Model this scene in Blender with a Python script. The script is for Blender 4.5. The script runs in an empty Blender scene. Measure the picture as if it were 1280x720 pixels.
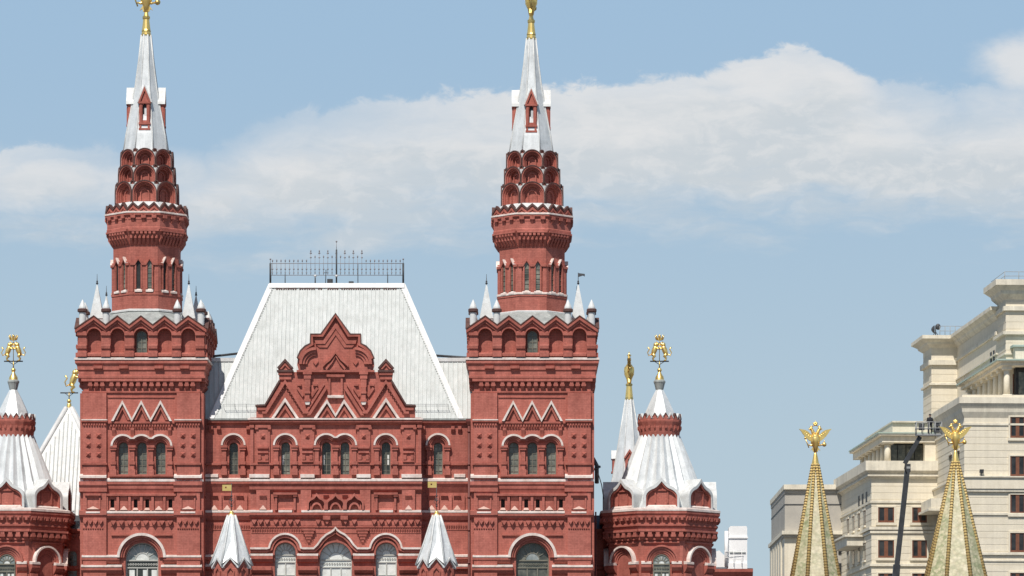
import bpy, bmesh, math, random
from math import sin, cos, pi, radians, tan, hypot
from mathutils import Vector, Matrix
from mathutils.geometry import tessellate_polygon

SC = bpy.context.scene
COL = SC.collection
random.seed(7)

# ---------------------------------------------------------------- camera
S = 0.06            # metres per photo pixel on the facade plane (1280 px wide photo)
D = 5000.0          # camera distance, in the same pixels
YH = 1000.0         # row of the horizon
EYE = 1.7
cam_d = bpy.data.cameras.new('camera'); cam = bpy.data.objects.new('camera', cam_d); COL.objects.link(cam)
cam.location = (0, -D*S, EYE); cam.rotation_euler = (radians(90), 0, 0)
cam_d.sensor_width = 36; cam_d.lens = 36*D/1280
cam_d.shift_y = (YH-360)/1280
cam_d.clip_start = 1; cam_d.clip_end = 20000
SC.camera = cam

# ---------------------------------------------------------------- sky, sun, exposure
SUN_AZ, SUN_EL = radians(19), radians(54)    # sun to the left behind the camera
world = bpy.data.worlds.new('World'); SC.world = world; world.use_nodes = True
SKY_STRENGTH = 0.08

def build_world():
    nt = world.node_tree; nt.nodes.clear(); N = nt.nodes; L = nt.links
    def nd(t, **kw):
        n = N.new(t)
        for k, v in kw.items(): setattr(n, k, v)
        return n
    def val(sock, v):
        if hasattr(v, 'is_linked') or isinstance(v, bpy.types.NodeSocket): L.new(v, sock)
        else: sock.default_value = v
    def math_(op, a, b=0.0, c=None, clamp=False):
        n = nd('ShaderNodeMath', operation=op, use_clamp=clamp)
        val(n.inputs[0], a); val(n.inputs[1], b)
        if c is not None: val(n.inputs[2], c)
        return n.outputs[0]
    def smooth(x, lo, hi):
        n = nd('ShaderNodeMapRange', interpolation_type='SMOOTHSTEP')
        val(n.inputs[0], x); n.inputs[1].default_value = lo; n.inputs[2].default_value = hi
        return n.outputs[0]
    def mix(f, a, b, bt='MIX'):
        n = nd('ShaderNodeMix', data_type='RGBA', blend_type=bt)
        val(n.inputs[0], f); val(n.inputs[6], a); val(n.inputs[7], b)
        return n.outputs[2]
    def rgb(c): 
        n = nd('ShaderNodeRGB'); n.outputs[0].default_value = (*c, 1); return n.outputs[0]
    tc = nd('ShaderNodeTexCoord')
    sep = nd('ShaderNodeSeparateXYZ'); L.new(tc.outputs['Generated'], sep.inputs[0])
    x, y, z = sep.outputs
    sky = nd('ShaderNodeTexSky', sky_type='NISHITA', sun_disc=False)
    sky.sun_elevation = SUN_EL; sky.sun_rotation = pi + SUN_AZ
    sky.air_density = 1.0; sky.dust_density = 0.6; sky.ozone_density = 1.2
    # tangent-plane sky coordinates towards the museum: azimuth and elevation in degrees
    az = math_('MULTIPLY', math_('ARCTAN2', x, y), 57.29578)
    hor = math_('SQRT', math_('ADD', math_('MULTIPLY', x, x), math_('MULTIPLY', y, y)))
    el = math_('MULTIPLY', math_('ARCTAN2', z, hor), 57.29578)
    deg = 57.29578/D
    # clear-sky tint by elevation (pale near the horizon, bluer above)
    t = smooth(el, 2.5, 12.0)
    clear = mix(t, rgb((0.475, 0.595, 0.672)), rgb((0.347, 0.510, 0.690)))
    clear = mix(smooth(el, 12.0, 70.0), clear, rgb((0.10, 0.22, 0.52)))
    # cloud bank, in degrees of azimuth and elevation (P: the same in units of 1/5000 radian, counted like photo columns and rows)
    px = math_('ADD', math_('MULTIPLY', math_('TANGENT', math_('DIVIDE', az, 57.29578)), D), 640.0)
    row = math_('SUBTRACT', YH, math_('MULTIPLY', math_('TANGENT', math_('DIVIDE', el, 57.29578)), D))
    def noise(scale, detail, rough=0.55, off=0.0, sx=1.0, sy=1.7, warp=None):
        c = nd('ShaderNodeCombineXYZ'); L.new(math_('MULTIPLY', az, sx), c.inputs[0]); L.new(math_('MULTIPLY', el, sy), c.inputs[1]); c.inputs[2].default_value = off
        v = c.outputs[0]
        if warp is not None:
            a = nd('ShaderNodeVectorMath', operation='MULTIPLY_ADD'); L.new(warp, a.inputs[0]); a.inputs[1].default_value = (.7, .7, 0); L.new(v, a.inputs[2]); v = a.outputs[0]
        n = nd('ShaderNodeTexNoise'); n.inputs['Scale'].default_value = scale; n.inputs['Detail'].default_value = detail
        n.inputs['Roughness'].default_value = rough; L.new(v, n.inputs['Vector'])
        return n
    wn = noise(1.1, 3, .5, 40.0).outputs['Color']
    n1 = noise(0.95, 9.0, 0.62, 3.0, warp=wn).outputs[0]; n2 = noise(2.3, 9.0, 0.62, 7.0, warp=wn).outputs[0]; n3 = noise(0.42, 7, .6, 21.0, .55, 1.9, wn).outputs[0]; n4 = noise(0.9, 8, .6, 31.0, .6, 2.4, wn).outputs[0]
    def curve(pts, vlo, vhi):
        fc = nd('ShaderNodeFloatCurve'); cu = fc.mapping.curves[0]
        P = [((a+900)/3200, (v-vlo)/(vhi-vlo)) for a, v in pts]
        cu.points[0].location = P[0]; cu.points[1].location = P[-1]
        for p in P[1:-1]: cu.points.new(*p)
        fc.mapping.update()
        L.new(math_('DIVIDE', math_('ADD', px, 900.0), 3200.0, clamp=True), fc.inputs['Value'])
        return math_('ADD', math_('MULTIPLY', fc.outputs[0], vhi-vlo), vlo)
    top = curve([(-900, 240), (-400, 150), (-150, 205), (0, 190), (120, 184), (175, 190), (215, 198), (262, 186), (330, 150), (400, 138), (470, 118), (560, 112), (640, 104),
                 (760, 100), (850, 94), (905, 76), (950, 62), (1000, 60), (1050, 78), (1090, 98), (1140, 104), (1200, 112), (1300, 112), (1400, 90), (1800, 150), (2300, 90)], 0, 320)
    bot = curve([(-900, 330), (-200, 310), (0, 285), (180, 300), (330, 310), (520, 305), (700, 290), (820, 285), (1000, 280), (1150, 282), (1280, 285), (1600, 320), (2300, 300)], 200, 400)
    soft = curve([(-900, .6), (0, .35), (200, .9), (420, .55), (560, .3), (700, .1), (1060, .05), (1130, .7), (1300, .6), (2300, .3)], 0, 1)
    wob = math_('ADD', math_('MULTIPLY', math_('SUBTRACT', n1, 0.5), 62.0), math_('MULTIPLY', math_('SUBTRACT', n2, 0.5), 34.0))
    below = math_('ADD', math_('SUBTRACT', row, top), wob)
    e1, e2 = smooth(below, -1.0, 12.0), smooth(below, -10.0, 75.0)
    edge = math_('ADD', math_('MULTIPLY', e1, math_('SUBTRACT', 1.0, soft)), math_('MULTIPLY', e2, soft))
    low = smooth(math_('ADD', math_('SUBTRACT', bot, row), math_('MULTIPLY', math_('SUBTRACT', n4, 0.5), 210.0)), -35.0, 70.0)
    thick = smooth(n3, 0.33, 0.58)
    dens = math_('MULTIPLY', math_('MULTIPLY', edge, low), math_('ADD', 0.70, math_('MULTIPLY', thick, 0.28)))
    def blob(cx, cy, rx, ry, hard, amt):
        a = math_('DIVIDE', math_('SUBTRACT', px, cx), rx); b = math_('DIVIDE', math_('SUBTRACT', row, cy), ry)
        r = math_('ADD', math_('SQRT', math_('ADD', math_('MULTIPLY', a, a), math_('MULTIPLY', b, b))), math_('MULTIPLY', math_('SUBTRACT', n1, 0.5), 1.1))
        return math_('MULTIPLY', math_('SUBTRACT', 1.0, smooth(r, 1.0-hard, 1.0)), amt)
    for bl in ((1292, 92, 92, 52, .75, .85), (440, 300, 85, 28, .8, .7), (1250, 250, 130, 34, .8, .75), (50, 235, 170, 52, .8, .85), (330, 250, 150, 60, .9, .75), (230, 225, 120, 40, .9, .6)): dens = math_('MAXIMUM', dens, blob(*bl))
    dens = math_('MULTIPLY', dens, smooth(y, 0.25, 0.5))
    shade = smooth(math_('ADD', below, math_('MULTIPLY', math_('SUBTRACT', n4, 0.5), 260.0)), 5.0, 130.0)
    ccol = mix(shade, rgb((0.765, 0.77, 0.775)), rgb((0.595, 0.645, 0.685)))
    ccol = mix(math_('MULTIPLY', smooth(n2, 0.44, 0.64), 0.45), ccol, rgb((0.79, 0.79, 0.79)))
    seen = mix(dens, clear, ccol)
    # the physical sky gives the light; the graded sky and clouds replace its band above the horizon
    gain = nd('ShaderNodeVectorMath', operation='SCALE'); L.new(seen, gain.inputs[0]); gain.inputs['Scale'].default_value = 1.0/SKY_STRENGTH
    band = math_('MULTIPLY', smooth(el, -1.0, 0.5), math_('SUBTRACT', 1.0, smooth(el, 14.0, 30.0)))
    final = mix(band, sky.outputs[0], gain.outputs[0])
    bg = nd('ShaderNodeBackground'); bg.inputs[1].default_value = SKY_STRENGTH
    L.new(final, bg.inputs[0])
    out = nd('ShaderNodeOutputWorld'); L.new(bg.outputs[0], out.inputs[0])
build_world()

sun_d = bpy.data.lights.new('sun', 'SUN'); sun = bpy.data.objects.new('sun', sun_d); COL.objects.link(sun)
sun_d.energy = 4.7; sun_d.angle = radians(0.53); sun_d.color = (1.0, 0.945, 0.87)
_to = Vector((sin(SUN_AZ)*cos(SUN_EL), cos(SUN_AZ)*cos(SUN_EL), -sin(SUN_EL)))   # direction the light travels
sun.rotation_euler = _to.to_track_quat('-Z', 'Y').to_euler(); sun.location = (-60, -200, 150)
SC.view_settings.view_transform = 'Standard'; SC.view_settings.look = 'None'
SC.view_settings.exposure = 0.0; SC.view_settings.gamma = 1.0; SC.view_settings.use_curve_mapping = False
SC.cycles.max_bounces = 5; SC.cycles.diffuse_bounces = 3; SC.cycles.glossy_bounces = 3

# ---------------------------------------------------------------- materials
def mat(name, c1, c2=None, scale=1.0, rough=0.75, metal=0.0, bump=0.0, stretch=(1, 1, 1), lo=0.35, hi=0.65, c3=None, s3=8.0, amt3=0.3, spec=0.4, detail=6.0, grain=0.0, streak=0.0, patch=0.0, brick=0.0, tiles=None):
    m = bpy.data.materials.new(name); m.use_nodes = True
    nt = m.node_tree; N = nt.nodes; L = nt.links; b = N['Principled BSDF']
    b.inputs['Roughness'].default_value = rough; b.inputs['Metallic'].default_value = metal
    b.inputs['Specular IOR Level'].default_value = spec
    b.inputs['Base Color'].default_value = (*c1, 1)
    if c2 is None: return m
    tc = N.new('ShaderNodeTexCoord'); mp = N.new('ShaderNodeMapping'); mp.inputs['Scale'].default_value = stretch
    L.new(tc.outputs['Object'], mp.inputs[0])
    n = N.new('ShaderNodeTexNoise'); n.inputs['Scale'].default_value = scale; n.inputs['Detail'].default_value = detail; n.inputs['Roughness'].default_value = 0.6
    L.new(mp.outputs[0], n.inputs['Vector'])
    r = N.new('ShaderNodeMapRange'); r.inputs[1].default_value = lo; r.inputs[2].default_value = hi; L.new(n.outputs[0], r.inputs[0])
    mx = N.new('ShaderNodeMix'); mx.data_type = 'RGBA'; mx.inputs[6].default_value = (*c1, 1); mx.inputs[7].default_value = (*c2, 1)
    L.new(r.outputs[0], mx.inputs[0]); outc = mx.outputs[2]
    if c3 is not None:
        n3 = N.new('ShaderNodeTexNoise'); n3.inputs['Scale'].default_value = s3; n3.inputs['Detail'].default_value = 5; L.new(tc.outputs['Object'], n3.inputs['Vector'])
        r3 = N.new('ShaderNodeMapRange'); r3.inputs[1].default_value = 0.5; r3.inputs[2].default_value = 0.72; r3.inputs[4].default_value = amt3; L.new(n3.outputs[0], r3.inputs[0])
        m3 = N.new('ShaderNodeMix'); m3.data_type = 'RGBA'; m3.inputs[7].default_value = (*c3, 1)
        L.new(outc, m3.inputs[6]); L.new(r3.outputs[0], m3.inputs[0]); outc = m3.outputs[2]
    def times(fac_socket, lo_, hi_, a0=0.3, a1=0.7):
        rr = N.new('ShaderNodeMapRange'); rr.inputs[1].default_value = a0; rr.inputs[2].default_value = a1; rr.inputs[3].default_value = lo_; rr.inputs[4].default_value = hi_; L.new(fac_socket, rr.inputs[0])
        mm = N.new('ShaderNodeMix'); mm.data_type = 'RGBA'; mm.blend_type = 'MULTIPLY'; mm.inputs[0].default_value = 1.0
        L.new(outc, mm.inputs[6]); L.new(rr.outputs[0], mm.inputs[7]); return mm.outputs[2]
    def noise(sc_, st, det=5.0):
        p = N.new('ShaderNodeMapping'); p.inputs['Scale'].default_value = st; L.new(tc.outputs['Object'], p.inputs[0])
        q = N.new('ShaderNodeTexNoise'); q.inputs['Scale'].default_value = sc_; q.inputs['Detail'].default_value = det; q.inputs['Roughness'].default_value = 0.65; L.new(p.outputs[0], q.inputs['Vector']); return q.outputs[0]
    if tiles:
        v = N.new('ShaderNodeTexVoronoi'); v.inputs['Scale'].default_value = 3.4; p = N.new('ShaderNodeMapping'); p.inputs['Scale'].default_value = (1, 1, 1.25); L.new(tc.outputs['Object'], p.inputs[0]); L.new(p.outputs[0], v.inputs['Vector'])
        sp = N.new('ShaderNodeSeparateColor'); L.new(v.outputs['Color'], sp.inputs[0])
        rr = N.new('ShaderNodeMapRange'); rr.inputs[1].default_value = .35; rr.inputs[2].default_value = 1.0; rr.inputs[4].default_value = tiles[1]; L.new(sp.outputs[0], rr.inputs[0])
        mm = N.new('ShaderNodeMix'); mm.data_type = 'RGBA'; L.new(rr.outputs[0], mm.inputs[0]); L.new(outc, mm.inputs[6]); mm.inputs[7].default_value = (*tiles[0], 1); outc = mm.outputs[2]
        outc = times(v.outputs['Distance'], 1.06, 0.80, 0.1, 0.75)
    if brick:
        sx = N.new('ShaderNodeSeparateXYZ'); L.new(tc.outputs['Object'], sx.inputs[0]); ad = N.new('ShaderNodeMath'); L.new(sx.outputs[0], ad.inputs[0]); L.new(sx.outputs[1], ad.inputs[1])
        cb = N.new('ShaderNodeCombineXYZ'); L.new(ad.outputs[0], cb.inputs[0]); L.new(sx.outputs[2], cb.inputs[1])
        bt = N.new('ShaderNodeTexBrick'); bt.inputs['Scale'].default_value = 1.0; bt.inputs['Brick Width'].default_value = 0.36; bt.inputs['Row Height'].default_value = 0.13; bt.inputs['Mortar Size'].default_value = 0.016
        bt.inputs['Color1'].default_value = (1, 1, 1, 1); bt.inputs['Color2'].default_value = (1-brick, 1-brick, 1-brick, 1); bt.inputs['Mortar'].default_value = (1-brick*1.7,)*3+(1,); L.new(cb.outputs[0], bt.inputs['Vector'])
        mm = N.new('ShaderNodeMix'); mm.data_type = 'RGBA'; mm.blend_type = 'MULTIPLY'; mm.inputs[0].default_value = 1.0; L.new(outc, mm.inputs[6]); L.new(bt.outputs[0], mm.inputs[7]); outc = mm.outputs[2]
    if grain: outc = times(noise(6.5, (1, 1, 1), 3.0), 1-grain, 1+grain)
    if streak: outc = times(noise(1.5, (1.5, 1.5, .10), 6.0), 1-streak, 1+streak*.6)
    if patch: outc = times(noise(0.22, (1, 1, 1.4), 8.0), 1-patch, 1+patch*.7)
    L.new(outc, b.inputs['Base Color'])
    if bump:
        bp = N.new('ShaderNodeBump'); bp.inputs['Strength'].default_value = bump; bp.inputs['Distance'].default_value = 0.05
        L.new(n.outputs[0], bp.inputs['Height']); L.new(bp.outputs[0], b.inputs['Normal'])
    return m

RED   = mat('red_painted_brick', (0.44, 0.138, 0.104), (0.51, 0.172, 0.134), 0.55, 0.85, bump=0.15, stretch=(1, 1, .6), c3=(0.32, 0.092, 0.073), s3=2.2, amt3=0.5, spec=0.2, grain=.13, streak=.19, patch=.15, brick=.13)
REDD  = mat('dark_red_moulding', (0.355, 0.108, 0.081), (0.42, 0.138, 0.106), 0.9, 0.85, c3=(0.26, 0.07, 0.055), s3=3.0, amt3=0.5, spec=0.2, grain=.14, streak=.18, patch=.1)
WHITE = mat('white_trim_paint', (0.78, 0.70, 0.65), (0.66, 0.54, 0.48), 1.2, 0.7, c3=(0.50, 0.33, 0.27), s3=3.0, amt3=0.5, spec=0.3, grain=.1, streak=.14)
TIN   = mat('white_metal_cap', (0.66, 0.67, 0.66), (0.56, 0.57, 0.56), 1.0, 0.5, c3=(0.46, 0.44, 0.40), s3=2.5, amt3=0.5, grain=.08, streak=.12)
ROOF  = mat('pale_zinc_roof', (0.50, 0.525, 0.51), (0.585, 0.60, 0.585), 0.9, 0.65, stretch=(3.5, 3.5, .14), c3=(0.40, 0.405, 0.38), s3=0.9, amt3=0.35, spec=.25, grain=.04, streak=.09, patch=.04)
ROOFG = mat('grey_zinc_sheet', (0.27, 0.29, 0.28), (0.38, 0.40, 0.38), 0.8, 0.55, stretch=(3, 3, .3), c3=(0.20, 0.21, 0.20), s3=1.3, amt3=0.5, grain=.08, streak=.15)
SPIRE = mat('spire_white_sheet', (0.58, 0.605, 0.61), (0.69, 0.71, 0.71), 0.8, 0.45, 0.12, stretch=(2, 2, .4), c3=(0.44, 0.46, 0.46), s3=1.6, amt3=0.5, grain=.06, streak=.14)
SEAM  = mat('roof_seam', (0.42, 0.44, 0.43), (0.52, 0.54, 0.52), 1.2, 0.6)
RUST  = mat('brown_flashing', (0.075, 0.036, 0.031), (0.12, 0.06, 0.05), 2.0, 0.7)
GOLD  = mat('gilding', (0.98, 0.72, 0.27), (0.90, 0.62, 0.19), 3.0, 0.36, 0.8, spec=0.5)
GOLDD = mat('tarnished_gilding', (0.66, 0.50, 0.19), (0.50, 0.38, 0.14), 3.0, 0.4, 0.85)
IRON  = mat('dark_iron', (0.045, 0.05, 0.055), (0.09, 0.09, 0.095), 4.0, 0.6, 0.3)
RAILM = mat('grey_iron_cresting', (0.20, 0.19, 0.20), (0.30, 0.28, 0.29), 4.0, 0.6, 0.2)
PIPE  = mat('brown_drainpipe', (0.12, 0.035, 0.03), (0.17, 0.05, 0.04), 2.0, 0.55)
GLASS = mat('dark_window_glass', (0.035, 0.04, 0.034), (0.12, 0.125, 0.105), 1.1, 0.15, spec=0.45, c3=(0.26, 0.25, 0.20), s3=1.4, amt3=0.6)
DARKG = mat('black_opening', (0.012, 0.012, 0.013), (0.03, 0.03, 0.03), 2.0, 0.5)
FROST = mat('frosted_window_glass', (0.66, 0.68, 0.64), (0.78, 0.79, 0.75), 1.5, 0.3, c3=(0.36, 0.39, 0.37), s3=1.8, amt3=0.5)
_nt = GLASS.node_tree; _b = _nt.nodes['Principled BSDF']; _src = _b.inputs['Base Color'].links[0].from_socket
_oi = _nt.nodes.new('ShaderNodeObjectInfo'); _r = _nt.nodes.new('ShaderNodeMapRange'); _r.inputs[3].default_value = .45; _r.inputs[4].default_value = 1.9; _nt.links.new(_oi.outputs['Random'], _r.inputs[0])
_m = _nt.nodes.new('ShaderNodeMix'); _m.data_type = 'RGBA'; _m.blend_type = 'MULTIPLY'; _m.inputs[0].default_value = 1; _nt.links.new(_src, _m.inputs[6]); _nt.links.new(_r.outputs[0], _m.inputs[7]); _nt.links.new(_m.outputs[2], _b.inputs['Base Color'])
FRAME = mat('olive_window_frame', (0.15, 0.145, 0.11), (0.21, 0.20, 0.16), 2.0, 0.6)
FRAMW = mat('pale_window_frame', (0.42, 0.42, 0.38), (0.5, 0.5, 0.46), 2.0, 0.6)
STONE = mat('cream_limestone', (0.72, 0.65, 0.51), (0.80, 0.73, 0.59), 0.5, 0.85, c3=(0.60, 0.535, 0.42), s3=0.5, amt3=0.45, spec=0.2, grain=.05, streak=.08, patch=.05, brick=.03)
STONT = mat('cream_stone_trim', (0.70, 0.64, 0.52), (0.78, 0.72, 0.585), 0.7, 0.85, c3=(0.38, 0.355, 0.30), s3=0.6, amt3=0.45, spec=0.2, grain=.06, streak=.16)
GREYS = mat('grey_beige_stone', (0.40, 0.375, 0.33), (0.46, 0.43, 0.375), 0.4, 0.85, spec=0.2)
COPPR = mat('green_copper', (0.33, 0.43, 0.37), (0.42, 0.49, 0.43), 0.9, 0.6)
BROWN = mat('brown_window_wood', (0.15, 0.055, 0.03), (0.20, 0.08, 0.045), 2.0, 0.6)
TILE_LIT = mat('glazed_tile_lit', (0.60, 0.54, 0.36), (0.74, 0.68, 0.50), 2.6, 0.7, c3=(0.44, 0.46, 0.29), s3=1.2, amt3=0.4, spec=.4, tiles=((0.44, 0.45, 0.28), .5))  # paler copy of the spire tile, stronger light on the front put into its colour
TILE_SHADED = mat('glazed_tile_shaded', (0.56, 0.52, 0.33), (0.70, 0.64, 0.44), 3.2, 0.7, c3=(0.22, 0.29, 0.14), s3=1.2, amt3=0.5, spec=.4, tiles=((0.24, 0.30, 0.14), .65))  # the same tile for the less lit faces, coloured greener and darker
RIBM  = mat('ochre_tile_rib', (0.62, 0.46, 0.18), (0.50, 0.36, 0.13), 3.0, 0.5)
RIBD  = mat('brown_tile_rib', (0.22, 0.145, 0.055), (0.29, 0.20, 0.085), 3.0, 0.5)
COBBL = mat('grey_cobbles', (0.10, 0.10, 0.105), (0.16, 0.155, 0.15), 3.0, 0.8, bump=0.3, c3=(0.07, 0.07, 0.075), s3=0.3, amt3=0.5)
ASPH  = mat('asphalt', (0.045, 0.045, 0.048), (0.065, 0.065, 0.066), 2.0, 0.85)
LIFTM = mat('dark_grey_boom_paint', (0.028, 0.03, 0.033), (0.05, 0.052, 0.056), 2.0, 0.5)
LIFTG = mat('pale_grey_steel', (0.26, 0.27, 0.265), (0.33, 0.335, 0.33), 2.0, 0.5)
RUBBER = mat('black_rubber', (0.02, 0.02, 0.02), (0.035, 0.035, 0.035), 3.0, 0.8)
CLOTH = mat('black_work_clothes', (0.012, 0.013, 0.016), (0.022, 0.023, 0.028), 6.0, 0.9)
SKIN  = mat('skin', (0.50, 0.30, 0.22), (0.55, 0.34, 0.25), 6.0, 0.6)
PINK  = mat('pale_lit_sill_paint', (0.52, 0.33, 0.27), (0.60, 0.42, 0.36), 2.0, 0.8, spec=0.2)  # pink paint, with the light on the sloping sills put into its colour
PALEG = mat('pale_window_glass', (0.20, 0.235, 0.235), (0.34, 0.37, 0.36), 2.0, 0.2, c3=(0.5, 0.5, 0.46), s3=2.0, amt3=.5)
VENTW = mat('bright_white_sheet', (0.90, 0.90, 0.89), (0.84, 0.84, 0.83), 0.8, 0.5)
DARKW = mat('dark_hotel_glass', (0.015, 0.017, 0.02), (0.05, 0.05, 0.05), 0.8, 0.2, spec=0.3)
BOXW  = mat('white_sheet_metal', (0.70, 0.70, 0.69), (0.60, 0.60, 0.59), 0.8, 0.5, grain=.06, streak=.12)

# ---------------------------------------------------------------- mesh helpers
def plane(d=0.0):
    """facade parallel to the picture, d pixels behind the tower fronts; w sticks out towards the square"""
    k = 1+d/D
    return lambda u, y, w: ((u-640)*k*S, (d-w*k)*S, EYE+(YH-y)*k*S)
def face(cx, d, apo, ang, k=None):
    """one face of a polygonal tower whose axis stands at column cx, d pixels back"""
    k = 1+d/D if k is None else k
    tx, ty, nx, ny = cos(ang), sin(ang), sin(ang), -cos(ang)
    return lambda u, y, w: (((cx-640)+tx*u+nx*(apo+w))*k*S, d*S+(ty*u+ny*(apo+w))*k*S, EYE+(YH-y)*k*S)
def P3(x, y, d): return plane(d)(x, y, 0)

class MB:
    def __init__(s): s.v = []; s.f = []; s.m = []; s.mats = []; s.sm = []
    def mi(s, m):
        if m not in s.mats: s.mats.append(m)
        return s.mats.index(m)
    def add(s, verts, faces, m, smooth=False):
        o = len(s.v); i = s.mi(m); s.v += [tuple(p) for p in verts]
        for f in faces: s.f.append(tuple(o+a for a in f)); s.m.append(i); s.sm.append(smooth)
    def box(s, M, u0, u1, y0, y1, w0, w1, m):
        P = [M(u, y, w) for w in (w0, w1) for y in (y0, y1) for u in (u0, u1)]
        s.add(P, [(0, 1, 3, 2), (4, 5, 7, 6), (0, 1, 5, 4), (2, 3, 7, 6), (0, 2, 6, 4), (1, 3, 7, 5)], m)
    def ext(s, M, poly, w0, w1, m, holes=(), back=False, mside=None):
        loops = [poly]+list(holes)
        tri = tessellate_polygon([[Vector((a, b, 0)) for a, b in l] for l in loops])
        flat = [p for l in loops for p in l]
        s.add([M(a, b, w1) for a, b in flat], tri, m)
        if back: s.add([M(a, b, w0) for a, b in flat], tri, m)
        for l in loops:
            n = len(l)
            s.add([M(a, b, w0) for a, b in l]+[M(a, b, w1) for a, b in l], [(i, (i+1) % n, n+(i+1) % n, n+i) for i in range(n)], mside or m)
    def band(s, M, A, B, w0, w1, m, mtop=None):
        """solid strip between polyline A (upper/outer) and B (lower/inner)"""
        n = len(A); V = [M(a, b, w) for w in (w0, w1) for l in (A, B) for a, b in l]
        Af, Bf, Aw, Bw = 0, n, 2*n, 3*n
        s.add(V, [(Aw+i, Aw+i+1, Bw+i+1, Bw+i) for i in range(n-1)]+[(Bf+i, Bf+i+1, Bw+i+1, Bw+i) for i in range(n-1)]+[(Af, Bf, Bw, Aw), (Af+n-1, Bf+n-1, Bw+n-1, Aw+n-1)], m)
        s.add(V, [(Af+i, Af+i+1, Aw+i+1, Aw+i) for i in range(n-1)], mtop or m)
    def mold(s, M, u0, u1, prof, m, mtop=None):
        """moulding of profile [(w, y)...] running from u0 to u1"""
        n = len(prof); V = [M(u, y, w) for u in (u0, u1) for w, y in prof]
        for i in range(n):
            j = (i+1) % n
            s.add([V[i], V[j], V[n+j], V[n+i]], [(0, 1, 2, 3)], (mtop if (mtop and i == 0) else m))
        s.add(V, [tuple(range(n)), tuple(range(n, 2*n))], m)
    def ring(s, cx, d, n, prof, m, k=None, rot=0.0, cap0=False, cap1=False, smooth=False, mats=None):
        k = 1+d/D if k is None else k
        V = []
        for a, y in prof:
            R = a/cos(pi/n)
            for i in range(n):
                t = rot+(i+.5)*2*pi/n
                V.append((((cx-640)+R*sin(t))*k*S, d*S-R*cos(t)*k*S, EYE+(YH-y)*k*S))
        for j in range(len(prof)-1):
            mm = mats[j] if mats and j < len(mats) and mats[j] else m
            s.add(V[j*n:(j+2)*n], [(i, (i+1) % n, n+(i+1) % n, n+i) for i in range(n)], mm, smooth)
        if cap0: s.add(V[:n], [tuple(range(n))], m)
        if cap1: s.add(V[-n:], [tuple(range(n))], m)
    def rect(s, x0, x1, d0, d1, prof, m, mats=None, cap=False):
        """cornice round a rectangular block: prof [(out, y)]; coordinates at facade scale"""
        V = []
        for o, y in prof:
            for (x, d) in ((x0-o, d0-o), (x1+o, d0-o), (x1+o, d1+o), (x0-o, d1+o)):
                V.append(((x-640)*S, d*S, EYE+(YH-y)*S))
        for j in range(len(prof)-1):
            s.add(V[4*j:4*j+8], [(i, (i+1) % 4, 4+(i+1) % 4, 4+i) for i in range(4)], (mats[j] if mats and j < len(mats) and mats[j] else m))
        if cap: s.add(V[-4:], [(0, 1, 2, 3)], m)
    def tube(s, pts, r, m, n=8, r1=None, cap=True, smooth=True):
        """round bar through world points; r a number or list"""
        pts = [Vector(p) for p in pts]; N = len(pts)
        rs = r if isinstance(r, (list, tuple)) else [r+(0 if r1 is None else (r1-r)*i/(N-1)) for i in range(N)]
        V = []
        for i, p in enumerate(pts):
            t = (pts[min(i+1, N-1)]-pts[max(i-1, 0)]).normalized()
            a = t.cross(Vector((0, 1, 0))); 
            if a.length < .1: a = t.cross(Vector((1, 0, 0)))
            a.normalize(); b = t.cross(a)
            for q in range(n): V.append(p+rs[i]*(a*cos(2*pi*q/n)+b*sin(2*pi*q/n)))
        s.add(V, [(i*n+q, i*n+(q+1) % n, (i+1)*n+(q+1) % n, (i+1)*n+q) for i in range(N-1) for q in range(n)], m, smooth)
        if cap: s.add(V, [tuple(range(n)), tuple(range((N-1)*n, N*n))], m)
    def ball(s, c, r, m, n=12, h=8):
        """ellipsoid, r a number or (rx, ry, rz) in metres"""
        r = (r, r, r) if not isinstance(r, (tuple, list)) else r; V = []
        for j in range(h+1):
            a = -pi/2+pi*j/h
            for i in range(n): V.append((c[0]+r[0]*cos(a)*cos(2*pi*i/n), c[1]+r[1]*cos(a)*sin(2*pi*i/n), c[2]+r[2]*sin(a)))
        s.add(V, [(j*n+i, j*n+(i+1) % n, (j+1)*n+(i+1) % n, (j+1)*n+i) for j in range(h) for i in range(n)], m, True)
    def build(s, name, parent=None, label=None):
        me = bpy.data.meshes.new(name)
        me.from_pydata(s.v, [], s.f)
        for m in s.mats: me.materials.append(m)
        me.polygons.foreach_set('material_index', s.m); me.polygons.foreach_set('use_smooth', s.sm)
        bm = bmesh.new(); bm.from_mesh(me); bmesh.ops.remove_doubles(bm, verts=bm.verts, dist=0.0005)
        bmesh.ops.recalc_face_normals(bm, faces=bm.faces); bm.to_mesh(me); bm.free(); me.update()
        o = bpy.data.objects.new(name, me); COL.objects.link(o)
        if parent: attach(o, parent)
        if label: o['label'] = label
        return o

def loc_of(o):
    v = Vector(o.location)
    return v if o.parent is None else v
def attach(o, p):
    o.parent = p
    if p.parent is None and p.type == 'EMPTY':
        o.matrix_parent_inverse = Matrix.Translation(-Vector(p.location))
def thing(name, loc, label, cat, group=None, rotz=0.0):
    o = bpy.data.objects.new(name, None); COL.objects.link(o); o.location = loc; o.rotation_euler.z = rotz
    o.empty_display_size = 0.5; o['label'] = label; o['category'] = cat
    if group: o['group'] = group
    return o
def kids(o): return [c for c in COL.objects if c.parent == o]
def copy_tree(o, parent, dx=0.0, dz=0.0):
    c = o.copy(); COL.objects.link(c); c.parent = parent; c.matrix_parent_inverse = o.matrix_parent_inverse.copy()
    c.location = (o.location[0]+dx, o.location[1], o.location[2]+dz)
    for ch in list(o.children): copy_tree(ch, c)
    return c

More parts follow.
